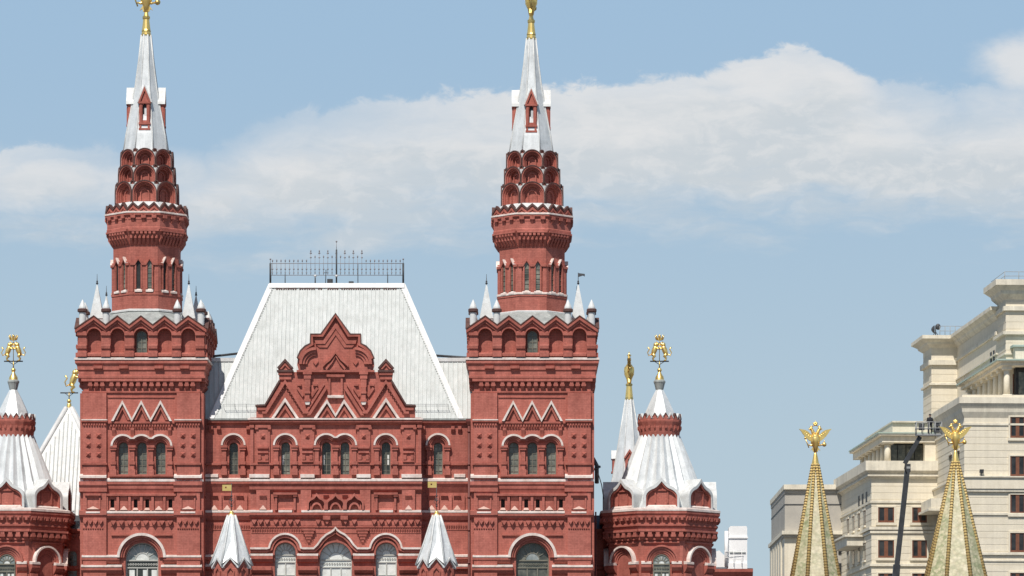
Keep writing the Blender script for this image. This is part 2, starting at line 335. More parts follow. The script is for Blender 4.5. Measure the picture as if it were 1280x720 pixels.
def arc(cx, cy, r, a0=180, a1=0, n=14, ry=None):
    ry = r if ry is None else ry
    return [(cx+r*cos(radians(a0+(a1-a0)*i/n)), cy-ry*sin(radians(a0+(a1-a0)*i/n))) for i in range(n+1)]
def arch(cx, hw, ytop, ybot, n=14):
    """outline of a round-headed opening"""
    return [(cx-hw, ybot)]+arc(cx, ytop+hw, hw, n=n)+[(cx+hw, ybot)]
def ogee(cx, hw, ytop, ybot, n=8):
    """keel arch outline: round shoulders running up to a point"""
    h = ybot-ytop; ys = ybot-h*0.42
    L = [(cx-hw, ybot), (cx-hw*1.0, ys)]
    for i in range(1, n+1):
        a = radians(180-62*i/n); L.append((cx+hw*cos(a), ys-h*0.34*sin(a)*1.05))
    x0, y0 = L[-1]
    for i in range(1, 4): t = i/4; L.append((x0+(cx-x0)*t, y0+(ytop-y0)*(t**1.35)))
    R = [(2*cx-a, b) for a, b in reversed(L)]
    return L+[(cx, ytop)]+R
def scale_poly(p, cx, cy, f): return [(cx+(a-cx)*f, cy+(b-cy)*f) for a, b in p]
def off_arch(cx, hw, ytop, ybot, e, n=14): return arch(cx, hw+e, ytop-e, ybot, n)

# ================================================================= GROUND
def ground():
    b = MB(); b.add([(-2500, -700, 0), (2500, -700, 0), (2500, 4000, 0), (-2500, 4000, 0)], [(0, 1, 2, 3)], COBBL)
    g = b.build('ground'); g['kind'] = 'structure'
    b = MB(); b.add([(34, -8, .004), (80, -8, .004), (110, 330, .004), (64, 330, .004)], [(0, 1, 2, 3)], ASPH)
    r = b.build('road'); r['kind'] = 'structure'
ground()

# ================================================================= MUSEUM
MUS = thing('museum_building', ((420-640)*S, 6.0, 0), 'red brick museum with two tall white spires, a pale metal roof and gilded finials', 'building')
def part(mb, name, parent=None, label=None): return mb.build(name, parent or MUS, label)

def window_mesh(M, cx, hw, ytop, ybot, w, glass, frame, kind='bars', fr=1.0, pale=True):
    b = MB()
    o = arch(cx, hw, ytop, ybot)
    b.ext(M, o, w-1, w, glass)
    i = [(cx-hw+fr, ybot)]+arc(cx, ytop+hw, hw-fr)+[(cx+hw-fr, ybot)]
    b.band(M, o, i, w, w+1.2, frame)
    b.box(M, cx-hw+fr, cx+hw-fr, ybot-fr*1.2, ybot, w, w+1.2, frame)
    ys = ytop+hw
    if kind == 'bars':
        b.box(M, cx-.35, cx+.35, ytop+fr, ybot-fr*1.2, w, w+.9, frame)
        y = ys
        while y < ybot-4:
            b.box(M, cx-hw+fr, cx+hw-fr, y-.3, y+.3, w, w+.7, frame); y += 7.5
    elif kind == 'fan':
        yt = ys+1.0
        b.box(M, cx-hw+fr, cx+hw-fr, yt, yt+1.6, w, w+1.4, frame)
        r0 = (hw-fr)*0.45
        if glass is GLASS and pale:
            b.ext(M, [(cx-hw+fr, yt)]+arc(cx, yt, hw-fr, 178, 2, 12)+[(cx+hw-fr, yt)], w-.2, w+.2, PALEG)
            for q in (0.08, .52, .80):
                u = cx-hw+fr+(2*hw-2*fr)*q; b.box(M, u, u+(hw-fr)*.34, yt+12.5, min(yt+30, ybot-2), w, w+.2, FROST)
        b.ext(M, [(cx-r0+.3, yt)]+arc(cx, yt, r0-.3, 178, 2, 10)+[(cx+r0-.3, yt)], w-.2, w+.35, FROST if pale else PALEG)
        b.band(M, arc(cx, yt, r0+.5, 176, 4, 10), arc(cx, yt, r0-.5, 176, 4, 10), w, w+1.0, frame)
        for a in range(30, 151, 24):
            ca, sa = cos(radians(a)), sin(radians(a)); p0, p1 = r0+.5, hw-fr*0.5
            q = [(cx+p0*ca-sa*.45, yt-p0*sa-ca*.45), (cx+p0*ca+sa*.45, yt-p0*sa+ca*.45), (cx+p1*ca+sa*.45, yt-p1*sa+ca*.45), (cx+p1*ca-sa*.45, yt-p1*sa-ca*.45)]
            b.ext(M, q, w, w+.9, frame)
        # ornamental grille between two transoms, then mullioned lights
        b.box(M, cx-hw+fr, cx+hw-fr, yt+9.2, yt+10.6, w, w+1.4, frame)
        nn = max(4, int(hw*2/3.2)); step = (2*hw-2*fr)/nn
        for q in range(nn):
            u = cx-hw+fr+(q+.5)*step
            b.band(M, arc(u, yt+5.6, step*.42, 360, 0, 10), arc(u, yt+5.6, step*.2, 360, 0, 10), w, w+.9, frame)
        k = 3 if hw > 15 else 2
        for q in range(k+1):
            u = cx-hw+fr+(2*hw-2*fr)*q/k; b.box(M, max(u-.7, cx-hw+fr), min(u+.7, cx+hw-fr), yt+10.6, ybot-fr*1.2, w, w+1.1, frame)
        y = yt+26
        while y < ybot-6:
            b.box(M, cx-hw+fr, cx+hw-fr, y-.5, y+.5, w, w+.8, frame); y += 16
    return b

def scallop_hood(M, centers, r, ytop, yend, thick, w0, w1, m, mtop=None, steps=2, red=REDD):
    """eyebrow of joined arcs over a group of windows, white-capped, with red orders inside"""
    obs = []
    n = len(centers); half = (centers[1]-centers[0])/2 if n > 1 else 999
    A = []
    for c in centers:
        cy = ytop+r
        for p in arc(c, cy, r, 180, 0, 20):
            if abs(p[0]-c) <= half+.01 or (c == centers[0] and p[0] < c) or (c == centers[-1] and p[0] > c): A.append(p)
    A = [(A[0][0], yend)]+A+[(A[-1][0], yend)]
    def inner(e):
        B = []
        for c in centers:
            for p in arc(c, ytop+r, r, 180, 0, 20):
                if abs(p[0]-c) <= half+.01 or (c == centers[0] and p[0] < c) or (c == centers[-1] and p[0] > c):
                    f = (r-e)/r; q = (c+(p[0]-c)*f, ytop+r+(p[1]-ytop-r)*f)
                    B.append(q)
        return [(B[0][0], yend)]+B+[(B[-1][0], yend)]
    b = MB(); b.band(M, A, inner(thick), w0, w1, m, mtop)
    B1 = inner(thick); B2 = inner(thick+2.2); b2 = MB(); b2.band(M, B1, B2, w0, w1-1.6, red)
    B3 = inner(thick+4.2); b2.band(M, B2, B3, w0, w1-3.0, red)
    return b, b2

def console_row(M, us, y0, y1, w, hw, m, taper=.55, tri=False):
    b = MB(); b.box(M, min(us)-hw-1, max(us)+hw+1, y0-.6, y1+.6, -.5, .7, RED)
    for u in us:
        if tri: b.ext(M, [(u-hw*1.25, y0), (u+hw*1.25, y0), (u+hw*1.25, y0+1.0), (u, y1-.6), (u-hw*1.25, y0+1.0)], .6, w*.9, m)
        else: b.mold(M, u-hw, u+hw, [(.6, y1), (.6, y0), (w, y0), (w, y0+(y1-y0)*taper)], m)
    return b
def rng(a, b, step):
    n = max(1, round((b-a)/step)); return [a+(b-a)*i/n for i in range(n+1)]

# ---------------- the big square tower (left one built, right one copied)
TCX, THW, TD = 177.3, 73.0, 73.0
def tower():
    TF = lambda ang=0.0, apo=THW: face(TCX, TD, apo, ang, 1.0)
    F = TF()
    X = lambda x: x-177.3             # photo column -> offset from the tower centre
    # --- wall
    b = MB()
    trip = [arch(X(c), 6.2, 552.5, 593) for c in (154, 177.3, 200.7)]
    slots = [[(X(c)-2.4, 634.5), (X(c)-2.4, 624), (X(c)+2.4, 624), (X(c)+2.4, 634.5)] for c in (140.5, 169.5, 184.0, 213.0)]
    big = [arch(0, 20.5, 678, 792)]
    low = [arch(0, 18, 855, 960)]
    b.ext(F, [(-THW, 1028), (-THW, 470), (THW, 470), (THW, 1028)], -13, 0, RED, trip+slots+big+low)
    for a in (pi/2, pi, -pi/2): b.add([TF(a)(u, y, 0) for u, y in ((-THW, 1028), (-THW, 470), (THW, 470), (THW, 1028))], [(0, 1, 2, 3)], RED)
    wall = part(b, 'tower')
    sub = lambda mb, name: mb.build(name, wall)
    # pilasters (front + sides) and panels
    for a in (0, pi/2, -pi/2):
        M = TF(a)
        for sg in (-1, 1):
            b = MB(); x0, x1 = sorted((sg*THW, sg*(THW-29)))
            b.box(M, x0, x1, 491.6, 1028, -1, 4.2, RED); sub(b, 'corner_pilaster')
    # --- windows
    g = window_mesh(F, X(154), 6.2, 552.5, 593, -8, GLASS, FRAME); w0 = sub(g, 'window')
    for c in (177.3, 200.7):
        c_ = copy_tree(w0, wall, (c-154)*S)
    sub(window_mesh(F, 0, 20.5, 678, 792, -7.5, GLASS, FRAMW, 'fan', 1.2), 'arched_window')
    sub(window_mesh(F, 0, 18, 855, 960, -11, GLASS, FRAME, 'fan', 1.2), 'arched_window')
    s0 = None
    for c in (140.5, 169.5, 184.0, 213.0):
        if s0 is None:
            g = MB(); u = X(c); g.box(F, u-2.4, u+2.4, 624, 634.5, -12, -9, DARKG); g.box(F, u-.3, u+.3, 624, 634.5, -9, -8.5, FRAME); s0 = sub(g, 'slit_window'); c0 = c
        else: copy_tree(s0, wall, (c-c0)*S)
    # --- triple window surround
    w1, w2 = scallop_hood(F, [X(154), 0, X(200.7)], 15.2, 543.0, 556.5, 2.4, 0, 6.5, WHITE)
    sub(w1, 'window_hood'); sub(w2, 'window_archivolt')
    for u in (X(142), -11.7, 11.7, X(212.6)):
        b = MB()
        b.box(F, u-4.6, u+4.6, 557, 560, 0, 6.2, REDD); b.box(F, u-3.9, u+3.9, 560, 563, 0, 5.2, RED)
        b.mold(F, u-2.6, u+2.6, [(0, 593), (0, 563), (3.6, 563), (3.6, 593)], RED)
        b.box(F, u-3.6, u+3.6, 577, 581, 0, 4.8, REDD); b.box(F, u-3.9, u+3.9, 587, 594, 0, 5, RED)
        sub(b, 'window_column')
    b = MB(); b.mold(F, X(137), X(217.5), [(0, 593.2), (5.6, 594), (5.6, 596), (0, 598)], REDD); sub(b, 'window_sill')
    # --- zigzag gablets
    Z = [(139.3, 526.7), (153.3, 500.7), (165, 523.3), (176.9, 500.7), (188.6, 523.3), (200.9, 500.7), (215.2, 526.7)]
    A = [(X(x), y) for x, y in Z]; B = [(u, y+(4.6 if 0 < i < 6 else 0)) for i, (u, y) in enumerate(A)]
    B[0] = (A[0][0]+3, A[0][1]); B[-1] = (A[-1][0]-3, A[-1][1])
    b = MB(); b.band(F, A, B, 0, 5.2, WHITE); sub(b, 'zigzag_trim')
    b = MB()
    for k in (1, 3, 5):
        ux, uy = A[k]; 
        o = [(ux-9.6, 525.5), (ux, uy+6.5), (ux+9.6, 525.5)]; i = [(ux-6.4, 525.5), (ux, uy+11.5), (ux+6.4, 525.5)]
        b.band(F, o, i, 0, 3.2, REDD)
    sub(b, 'gablet_moulding')
    # --- bands under the zigzag: white-edged moulding on the pilasters, teeth, studs
    for x0, x1 in ((102.5, 134.5), (218.5, 252)):
        b = MB(); b.mold(F, X(x0), X(x1), [(0, 524), (7.2, 524.6), (7.2, 526), (0, 526.2)], WHITE); b.mold(F, X(x0), X(x1), [(0, 526.3), (6.8, 526.3), (6.8, 527.6), (5, 529), (0, 529)], REDD); sub(b, 'pilaster_moulding')
        b = MB(); b.mold(F, X(x0), X(x1), [(0, 578.4), (6.2, 579), (6.2, 581.4), (0, 582)], REDD); sub(b, 'pilaster_moulding')
        b = console_row(F, rng(X(x0)+3, X(x1)-3, 3.4), 530, 534, 6.2, 1.0, REDD); sub(b, 'dentil_band')
    b = MB(); b.mold(F, X(134.5), X(218.5), [(0, 526.8), (3.2, 527.2), (3.2, 529.6), (0, 530)], REDD); sub(b, 'panel_moulding')
    b = console_row(F, rng(X(139), X(215), 3.4), 531, 535.5, 3.2, 1.0, REDD); sub(b, 'dentil_band')
    for u in (X(154)-11.5, -11.7, 11.7, X(200.7)+11.5):
        b = MB(); b.mold(F, u-2.2, u+2.2, [(0, 545), (0, 535), (3.4, 535), (3.4, 538)], REDD); sub(b, 'pendant_bracket')
    st = None
    for px in (111, 124, 229, 242):
        for y in (545, 556.8, 568.6):
            if st is None:
                b = MB(); u = X(px); P = [F(u-3.4, y-3, 4.1), F(u+3.4, y-3, 4.1), F(u+3.4, y+3, 4.1), F(u-3.4, y+3, 4.1), F(u, y-.6, 8)]
                b.add(P, [(0, 1, 4), (1, 2, 4), (2, 3, 4), (3, 0, 4), (0, 1, 2, 3)], REDD); st = sub(b, 'diamond_stud'); p0 = (px, y)
            else: copy_tree(st, wall, (px-p0[0])*S, (p0[1]-y)*S)
    # --- arcade tier, on all four sides
    AP = 80.5
    pk = [-58.8, -29.4, 0, 29.4, 58.8]
    def zig(dy=0, e=0):
        L = [(-81.6-e, 412.5+dy)]
        for i, u in enumerate(pk):
            L.append((u, 396.8+dy))
            L.append((u+14.7, 408+dy) if i < 4 else (81.6+e, 412.5+dy))
        return L
    b = MB(); b.ring(TCX, TD, 4, [(72.6, 452), (72.6, 405), (60, 405)], RED, 1.0); core = sub(b, 'arcade_wall')
    for a in (0, pi/2, pi, -pi/2):
        M = TF(a, AP if a in (0, pi) else 77.6)
        holes = [arch(u, 8.6, 411.5, 443) for u in pk]
        out = [(-78.6, 446.5)]+[(max(-78.6, min(78.6, u)), y+3) for u, y in zig()]+[(78.6, 446.5)]
        b = MB(); b.ext(M, out, -8, 0, RED, holes); sub(b, 'arcade_screen')
        b = MB(); z = zig(); b.band(M, z, [(u, y+4.4) for u, y in z], -3, 5.2, REDD)
        b.band(M, [(u, y+4.4) for u, y in z], [(u, y+8) for u, y in z], -1, 2.8, RED)
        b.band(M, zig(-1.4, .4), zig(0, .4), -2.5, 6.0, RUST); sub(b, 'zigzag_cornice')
        b = MB()
        for u in pk:
            b.band(M, arch(u, 10.2, 409.9, 443), arch(u, 8.6, 411.5, 443), -1, 1.8, REDD)
            b.mold(M, u-8.6, u+8.6, [(-8, 441.5), (-1, 441.5), (1.5, 443), (1.5, 446), (-8, 446)], RED)
        sub(b, 'niche_frame')
        for u in (-73.6, -44.1, -14.7, 14.7, 44.1, 73.6):
            hw = 5.0 if abs(u) < 70 else 5.0
            b = MB(); b.box(M, u-hw, u+hw, 415, 447, -1, 2.2, RED)
            b.box(M, u-hw-1, u+hw+1, 417, 420.5, -1, 4.4, REDD)
            b.mold(M, u-hw-.6, u+hw+.6, [(0, 433), (3.8, 431), (4.4, 434), (3.8, 437), (0, 436)], RED)
            b.box(M, u-hw-.8, u+hw+.8, 441.5, 447, -1, 4.6, RED)
            sub(b, 'arcade_pilaster')
    sub(window_mesh(TF(0, AP), 0, 6.4, 414, 442, -7.2, GLASS, FRAME), 'window')
    # --- white ledge and big cornice below the arcade
    b = MB(); b.ring(TCX, TD, 4, [(75, 446.6), (83.6, 448.2), (83.6, 450.8), (81.5, 451.2)], WHITE, 1.0); sub(b, 'white_ledge')
    b = MB(); b.ring(TCX, TD, 4, [(79, 451.2), (82.6, 451.3), (82.6, 455), (80.4, 457.6), (80, 460), (80, 463), (78.6, 464.5), (78.6, 470), (79.6, 470.3), (79.6, 473), (77.6, 474.5), (73, 474.6)], RED, 1.0); sub(b, 'cornice')
    for a in (0, pi/2, -pi/2):
        M = TF(a)
        us = [-64, -56.5, -49]+rng(-37.5, 37.5, 8.4)+[49, 56.5, 64]
        b = console_row(M, us, 475, 488.5, 5.4, 2.1, RED, .6)
        b.mold(M, -THW-2, THW+2, [(0, 474), (6.4, 474), (6.4, 477.2), (0, 477.2)], RED)
        for u in us: b.box(M, u-2.9, u+2.9, 480.5, 483.2, 0, 6.0, REDD)
        sub(b, 'corbel_table')
        b = MB(); b.mold(M, -THW, THW, [(0, 488.6), (2.2, 489), (2.2, 491), (0, 491.6)], REDD); sub(b, 'string_course')
    b = MB(); b.mold(F, X(135), X(218), [(0, 496), (1.2, 496.3), (1.2, 497.3), (0, 497.6)], REDD); sub(b, 'string_course')
    # small brackets under the ledge
    b = console_row(F, [-22, 22, -54, 54], 458, 464.5, 10.2, 5.5, REDD); sub(b, 'cornice_bracket')
    # --- middle ledge and frieze
    b = MB(); b.ring(TCX, TD, 4, [(73, 597.6), (77.2, 599.8), (77.2, 602.2), (76.6, 602.4)], WHITE, 1.0); sub(b, 'white_ledge')
    b = MB(); b.ring(TCX, TD, 4, [(74, 602.4), (76.8, 602.5), (76.8, 605.5), (75.4, 607.5), (75.2, 611), (74, 613), (73, 616)], REDD, 1.0); sub(b, 'cornice')
    for x0, x1 in ((100, 133.5), (218, 252.6)):
        b = MB(); b.mold(F, X(x0), X(x1), [(0, 592.4), (7.4, 595.4), (7.4, 598), (0, 598)], WHITE); sub(b, 'white_ledge')
        b = MB(); b.mold(F, X(x0)-.6, X(x1)+.6, [(0, 602.4), (8, 602.4), (8, 607), (6, 610), (5.6, 615), (0, 616)], RED); sub(b, 'pilaster_moulding')
        b = MB(); xm = (X(x0)+X(x1))/2
        b.box(F, xm-10, xm+10, 617.5, 620, 2, 8, REDD); b.mold(F, xm-8, xm+8, [(4, 620), (7, 620), (4, 624)], REDD)
        b.box(F, xm-9.4, xm-7.6, 620, 637, 2, 5.8, RED); b.box(F, xm+7.6, xm+9.4, 620, 637, 2, 5.8, RED)
        b.add([F(xm-8, 637, 4.1), F(xm+8, 637, 4.1), F(xm+8, 637, 7), F(xm-8, 637, 7), F(xm, 633, 4.1)], [(0, 1, 2, 3), (3, 2, 4), (0, 3, 4), (1, 2, 4)], PINK); sub(b, 'frieze_panel')
        b = MB(); b.mold(F, X(x0)+8, X(x1)-8, [(0, 638.4), (7, 639.9), (7, 641.9), (0, 642)], WHITE); sub(b, 'white_ledge')
        b = MB(); b.mold(F, X(x0)-.4, X(x1)+.4, [(0, 637.6), (6.4, 639), (6.4, 644), (4.2, 647), (0, 648)], RED); sub(b, 'pilaster_moulding')
        b = console_row(F, rng(X(x0)+7, X(x1)-7, 6.2), 650.6, 656.6, 8.2, 2.1, RED, .3, True); sub(b, 'corbel_frieze')
        b = console_row(F, rng(X(x0)+5, X(x1)-5, 2.8), 660, 665, 5.8, .8, REDD, .2); sub(b, 'dentil_band')
    b = MB(); b.mold(F, X(134), X(219.5), [(0, 638.4), (5.6, 639.8), (5.6, 641.9), (0, 642)], WHITE); sub(b, 'white_ledge')
    b = MB(); b.mold(F, X(133.5), X(220), [(0, 642), (5.0, 642.1), (5, 645), (2.6, 648.4), (0, 649)], REDD); sub(b, 'cornice')
    b = MB(); b.mold(F, X(133.5), X(220), [(0, 617), (4.2, 617.4), (4.2, 620), (0, 621)], REDD); sub(b, 'frieze_moulding')
    for c in (133.5, 147.5, 162, 176.8, 191, 205.5, 220):
        b = MB(); u = X(c); b.box(F, u-1.6, u+1.6, 620, 638, 0, 3, RED); sub(b, 'frieze_pilaster')
    for c in (155, 198.5):
        b = MB(); u = X(c); b.box(F, u-4.5, u+4.5, 619, 638, -.4, .4, RED); b.mold(F, u-4.5, u+4.5, [(0, 620.5), (3.6, 620.5), (0, 627)], REDD); b.add([F(u-4.8, 637.6, 0), F(u+4.8, 637.6, 0), F(u+4.8, 637.6, 3.4), F(u-4.8, 637.6, 3.4), F(u, 632, 0)], [(0, 1, 2, 3), (3, 2, 4), (0, 3, 4), (1, 2, 4)], PINK); sub(b, 'frieze_niche_hood')
    for c in (140.5, 169.5, 184.0, 213.0):
        b = MB(); u = X(c); b.add([F(u-4, 637.8, 0), F(u+4, 637.8, 0), F(u+3.4, 637.8, 3.4), F(u-3.4, 637.8, 3.4), F(u-2.4, 634.8, 0), F(u+2.4, 634.8, 0)], [(0, 1, 2, 3), (3, 2, 5, 4), (0, 3, 4), (1, 2, 5)], PINK); sub(b, 'slit_sill')
    b = console_row(F, rng(X(142), X(213), 10.2), 651, 657.4, 5, 2.6, RED, .25, True); sub(b, 'corbel_frieze')
    # --- big arch surround
    def arcs(r0, r1, w, m, name):
        b = MB(); A = [(-r0, 697)]+arc(0, 697, r0, n=24)+[(r0, 697)]; B = [(-r1, 697)]+arc(0, 697, r1, n=24)+[(r1, 697)]
        b.band(F, A, B, 0, w, m); sub(b, name)
    arcs(30.5, 27.2, 7, WHITE, 'arch_hood'); arcs(27.2, 24.4, 4.6, RED, 'archivolt'); arcs(24.4, 21.6, 2.8, REDD, 'archivolt')
    for sg in (-1, 1):
        b = MB(); u0, u1 = sorted((sg*27.5, sg*(THW+1.6)))
        b.mold(F, u0, u1, [(0, 693.6), (6, 694.8), (6, 696.9), (0, 697)], WHITE); sub(b, 'white_ledge')
        b = MB(); b.mold(F, u0, u1, [(0, 697), (5.4, 697), (5.4, 700), (3.2, 703), (0, 705)], REDD); sub(b, 'impost_moulding')
        u0, u1 = sorted((sg*24.4, sg*(THW+2.4)))
        b = MB(); b.mold(F, u0, u1, [(0, 705.8), (7.2, 707.2), (7.2, 709.3), (0, 709.4)], WHITE); sub(b, 'white_ledge')
        b = MB(); b.mold(F, u0, u1, [(0, 709.4), (6.4, 709.4), (6.4, 713), (3.6, 717), (0, 720)], REDD); sub(b, 'impost_moulding')
        b = MB(); u0, u1 = sorted((sg*16, sg*38)); b.mold(F, u0, u1, [(0, 667.4), (2.4, 668), (2.4, 669.6), (0, 670)], REDD); sub(b, 'string_course')
        b = MB(); u0, u1 = sorted((sg*22, sg*44)); b.box(F, u0, u1, 720, 792, 0, 2.2, RED); sub(b, 'window_jamb')
    b = MB(); b.ring(TCX, TD, 4, [(73, 806), (77, 808), (77, 812), (75, 818), (73, 822)], WHITE, 1.0, mats=[None, None, REDD, REDD]); sub(b, 'lower_cornice')
    b = MB(); b.ring(TCX, TD, 4, [(73, 985), (76.5, 988), (76.5, 1028)], REDD, 1.0); sub(b, 'plinth')
    # --- skirt roof
    b = MB(); V = []
    k = 1+TD/D
    top = []; 
    for i in range(8):
        t = (i+.5)*pi/4; R = 43.5/cos(pi/8); top.append(((TCX-640)*S+R*sin(t)*S, TD*S-R*cos(t)*S, EYE+(YH-385.6)*S))
    lowp = []
    for i in range(8):
        t = (i+.5)*pi/4; R = 79.0; sx, sy = sin(t), -cos(t); q = R/max(abs(sx), abs(sy)); 
        x_ = q*sx if abs(sx) < .9 and abs(sx) > abs(sy) else q*sx
        lowp.append(((TCX-640)*S+q*sx*S, TD*S+q*sy*S, EYE+(YH-407)*S))
    b.add(top+lowp, [(i, (i+1) % 8, 8+(i+1) % 8, 8+i) for i in range(8)], ROOFG)
    for sx in (-1, 1):
        for sy in (-1, 1):
            c = ((TCX-640)*S+sx*79*S, TD*S+sy*79*S, EYE+(YH-407)*S)
            js = [i for i in range(8) if (lowp[i][0]-(TCX-640)*S)*sx > 0 and (lowp[i][1]-TD*S)*sy > 0]
            b.add([lowp[js[0]], lowp[js[1]], c], [(0, 1, 2)], ROOFG)
    sub(b, 'skirt_roof')
    return wall

TOWER = tower()

# corner pinnacles and capped posts round the tower top
def pinnacles():
    out = []
    for sx in (-1, 1):
        for sy in (-1, 1):
            cx, d = TCX+sx*57.5, TD+sy*57.5
            b = MB(); kk = 1.0
            b.ring(cx, d, 4, [(7.8, 404), (7.8, 398), (8.6, 397), (.5, 353)], TIN, kk, rot=0)
            o = part(b, 'corner_pinnacle')
            b = MB(); base = Vector(((cx-640)*S, d*S, EYE+(YH-353)*S))
            b.tube([base, base+Vector((0, 0, .16)), base+Vector((0, 0, .18)), base+Vector((0, 0, .75))], [.1, .05, .03, .012], IRON); b.ball(base+Vector((0, 0, .2)), .07, IRON, 8, 6)
            b.build('pinnacle_spike', o); out.append(o)
    posts = []
    for u in (-74, -44.5, 44.5, 74):
        for v in (-74, 74):
            posts.append((u, v))
    for v in (-44.5, 44.5):
        for u in (-74, 74): posts.append((u, v))
    P = None
    for u, v in posts:
        if P is None:
            b = MB(); cx, d = TCX+u, TD+v
            b.ring(cx, d, 12, [(4.2, 412), (4.2, 392), (4.0, 391)], TIN, 1.0, smooth=True)
            b.ring(cx, d, 12, [(4, 391), (6.2, 389.8), (6.2, 387), (5.2, 386)], RUST, 1.0, cap1=True)
            b.ring(cx, d, 12, [(4.6, 386), (4.4, 384), (2.0, 378), (.3, 374.5)], TIN, 1.0)
            P = part(b, 'capped_post'); p0 = (u, v)
            out.append(P)
        else:
            c = copy_tree(P, MUS, (u-p0[0])*S); c.location.y += (v-p0[1])*S; out.append(c)
    return out
PINS = pinnacles()

# ---------------- the octagonal drum with kokoshnik tiers
OCX, OD = 183.9, 73.0
def drum(cont_sill):
    M8 = lambda i, apo, half=0: face(OCX, OD, apo, (i+half*.5)*pi/4)
    b = MB()
    b.ring(OCX, OD, 8, [(42.4, 396), (42.4, 373), (40.6, 371.5), (40.6, 314), (41.2, 312), (43, 307), (45.5, 300), (47.4, 296), (48.6, 293), (48.6, 291), (48, 290), (48, 276), (46, 276)], RED)
    dr = part(b, 'octagonal_drum'); sub = lambda mb, n: mb.build(n, dr)
    b = MB(); b.ring(OCX, OD, 8, [(42.3, 391), (44.6, 392.2), (44.6, 394.2), (42.3, 394.6)], TIN); sub(b, 'drum_flashing')
    b = MB(); b.ring(OCX, OD, 8, [(40.7, 369.8), (43.2, 371), (43.2, 373.6), (42.3, 374.4)], RED); sub(b, 'drum_base_moulding')
    if cont_sill:
        b = MB(); b.ring(OCX, OD, 8, [(40.7, 367.6), (43.8, 369.4), (43.8, 371.2), (43.2, 371.3)], WHITE); sub(b, 'white_ledge')
    wn = None
    for i in range(8):
        M = M8(i, 40.6)
        if i in (0, 1, 7, 2, 6):
            for u in (-6.9, 6.9):
                b = MB(); b.ext(M, arch(u, 2.7, 331.5, 366.5, 8), 0, .25, GLASS if (u > 0 or cont_sill) else DARKG)
                b.band(M, arch(u, 4.6, 329.4, 366.5, 8), arch(u, 2.7, 331.5, 366.5, 8), 0, 2.6, RED)
                if u > 0 or cont_sill:
                    for y in range(340, 366, 6): b.box(M, u-2.7, u+2.7, y-.3, y+.3, .3, .9, FRAME)
                sub(b, 'slit_window')
                b = MB(); b.mold(M, u-4.6, u+4.6, [(0, 366.2), (3.6, 368.2), (3.6, 370.3), (0, 370.3)], WHITE); sub(b, 'window_sill')
        # pilaster strips and pointed hood string
        b = MB(); zz = [(-17.4, 334.2), (-11.4, 334.2), (-6.9, 327), (-2.6, 334.2), (2.6, 334.2), (6.9, 327), (11.4, 334.2), (17.4, 334.2)]
        b.band(M, zz, [(u, y+2.8) for u, y in zz], 0, 3.6, REDD)
        b2 = MB()
        for j in ((1, 4) if i in (1, 2) else (2, 5) if i in (7, 6) else ()): b2.band(M, [(u, y-1.3) for u, y in zz[j:j+2]], [(u, y+.3) for u, y in zz[j:j+2]], 0, 4.4, WHITE)
        sub(b, 'hood_string')
        if b2.v: sub(b2, 'hood_cap')
        for u in (-15.3, 0, 15.3):
            b = MB(); b.box(M, u-2.2, u+2.2, 337, 370, 0, 2.0, RED); sub(b, 'drum_pilaster')
        # corbel table
        b = MB()
        for j in range(7):
            u = -15.6+j*5.2
            b.mold(M, u-1.5, u+1.5, [(0, 312), (0, 300), (6.6, 300), (6.6, 304), (2.0, 311)], REDD)
        for j in range(6):
            u = -13+j*5.2
            b.mold(M, u-1.6, u+1.6, [(4, 303), (4, 294.6), (8.8, 294.6), (8.8, 298.6)], RED)
        b.mold(M, -18.9, 18.9, [(0, 293.4), (9.2, 293.4), (9.2, 295.6), (0, 295.6)], RED)
        sub(b, 'corbel_table')
        # deep consoles under the parapet
        M2 = M8(i, 48.0)
        b = MB()
        for u in (-13.2, 0, 13.2):
            b.mold(M2, u-1.3, u+1.3, [(-.2, 285), (-.2, 275), (2.6, 275), (2.6, 280)], REDD)
            b.box(M2, u-2.9, u+2.9, 275.6, 279.5, -.2, 3.2, REDD)
        b.box(M2, -19, 19, 276, 281, -.4, .5, RED)
        sub(b, 'parapet_console')
        # zigzag parapet
        b = MB(); M3 = M8(i, 49.0)
        pts = [(-21.2, 269)]
        for q, u in enumerate((-13.2, 0, 13.2)):
            pts += [(u, 260.4)]; pts += [(u+6.6, 266)] if q < 2 else [(21.2, 269)]
        b.ext(M3, [(-21, 273)]+pts+[(21, 273)], -2.5, 0, RED, back=True)
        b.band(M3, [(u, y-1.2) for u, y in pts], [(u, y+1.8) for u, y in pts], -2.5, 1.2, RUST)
        for u in (-13.2, 0, 13.2): b.band(M3, [(u-4.6, 270), (u, 265), (u+4.6, 270)], [(u-3, 270), (u, 267.2), (u+3, 270)], 0, 1.2, REDD)
        sub(b, 'zigzag_parapet')
    b = MB(); b.ring(OCX, OD, 8, [(48, 270.4), (51.2, 271.6), (51.2, 273.2), (50.2, 273.4)], WHITE); sub(b, 'white_ledge')
    b = MB(); b.ring(OCX, OD, 8, [(50, 273.4), (50.6, 273.5), (50.6, 275.6), (49, 277), (48, 277.4)], REDD); sub(b, 'cornice')
    b = MB(); b.ring(OCX, OD, 8, [(48.5, 266), (37.4, 257.2), (28, 256), (27.8, 234), (24.6, 233), (24.4, 213), (22, 212), (21.8, 189)], TIN); sub(b, 'tier_skirt')
    # three tiers of kokoshniks
    kk = None
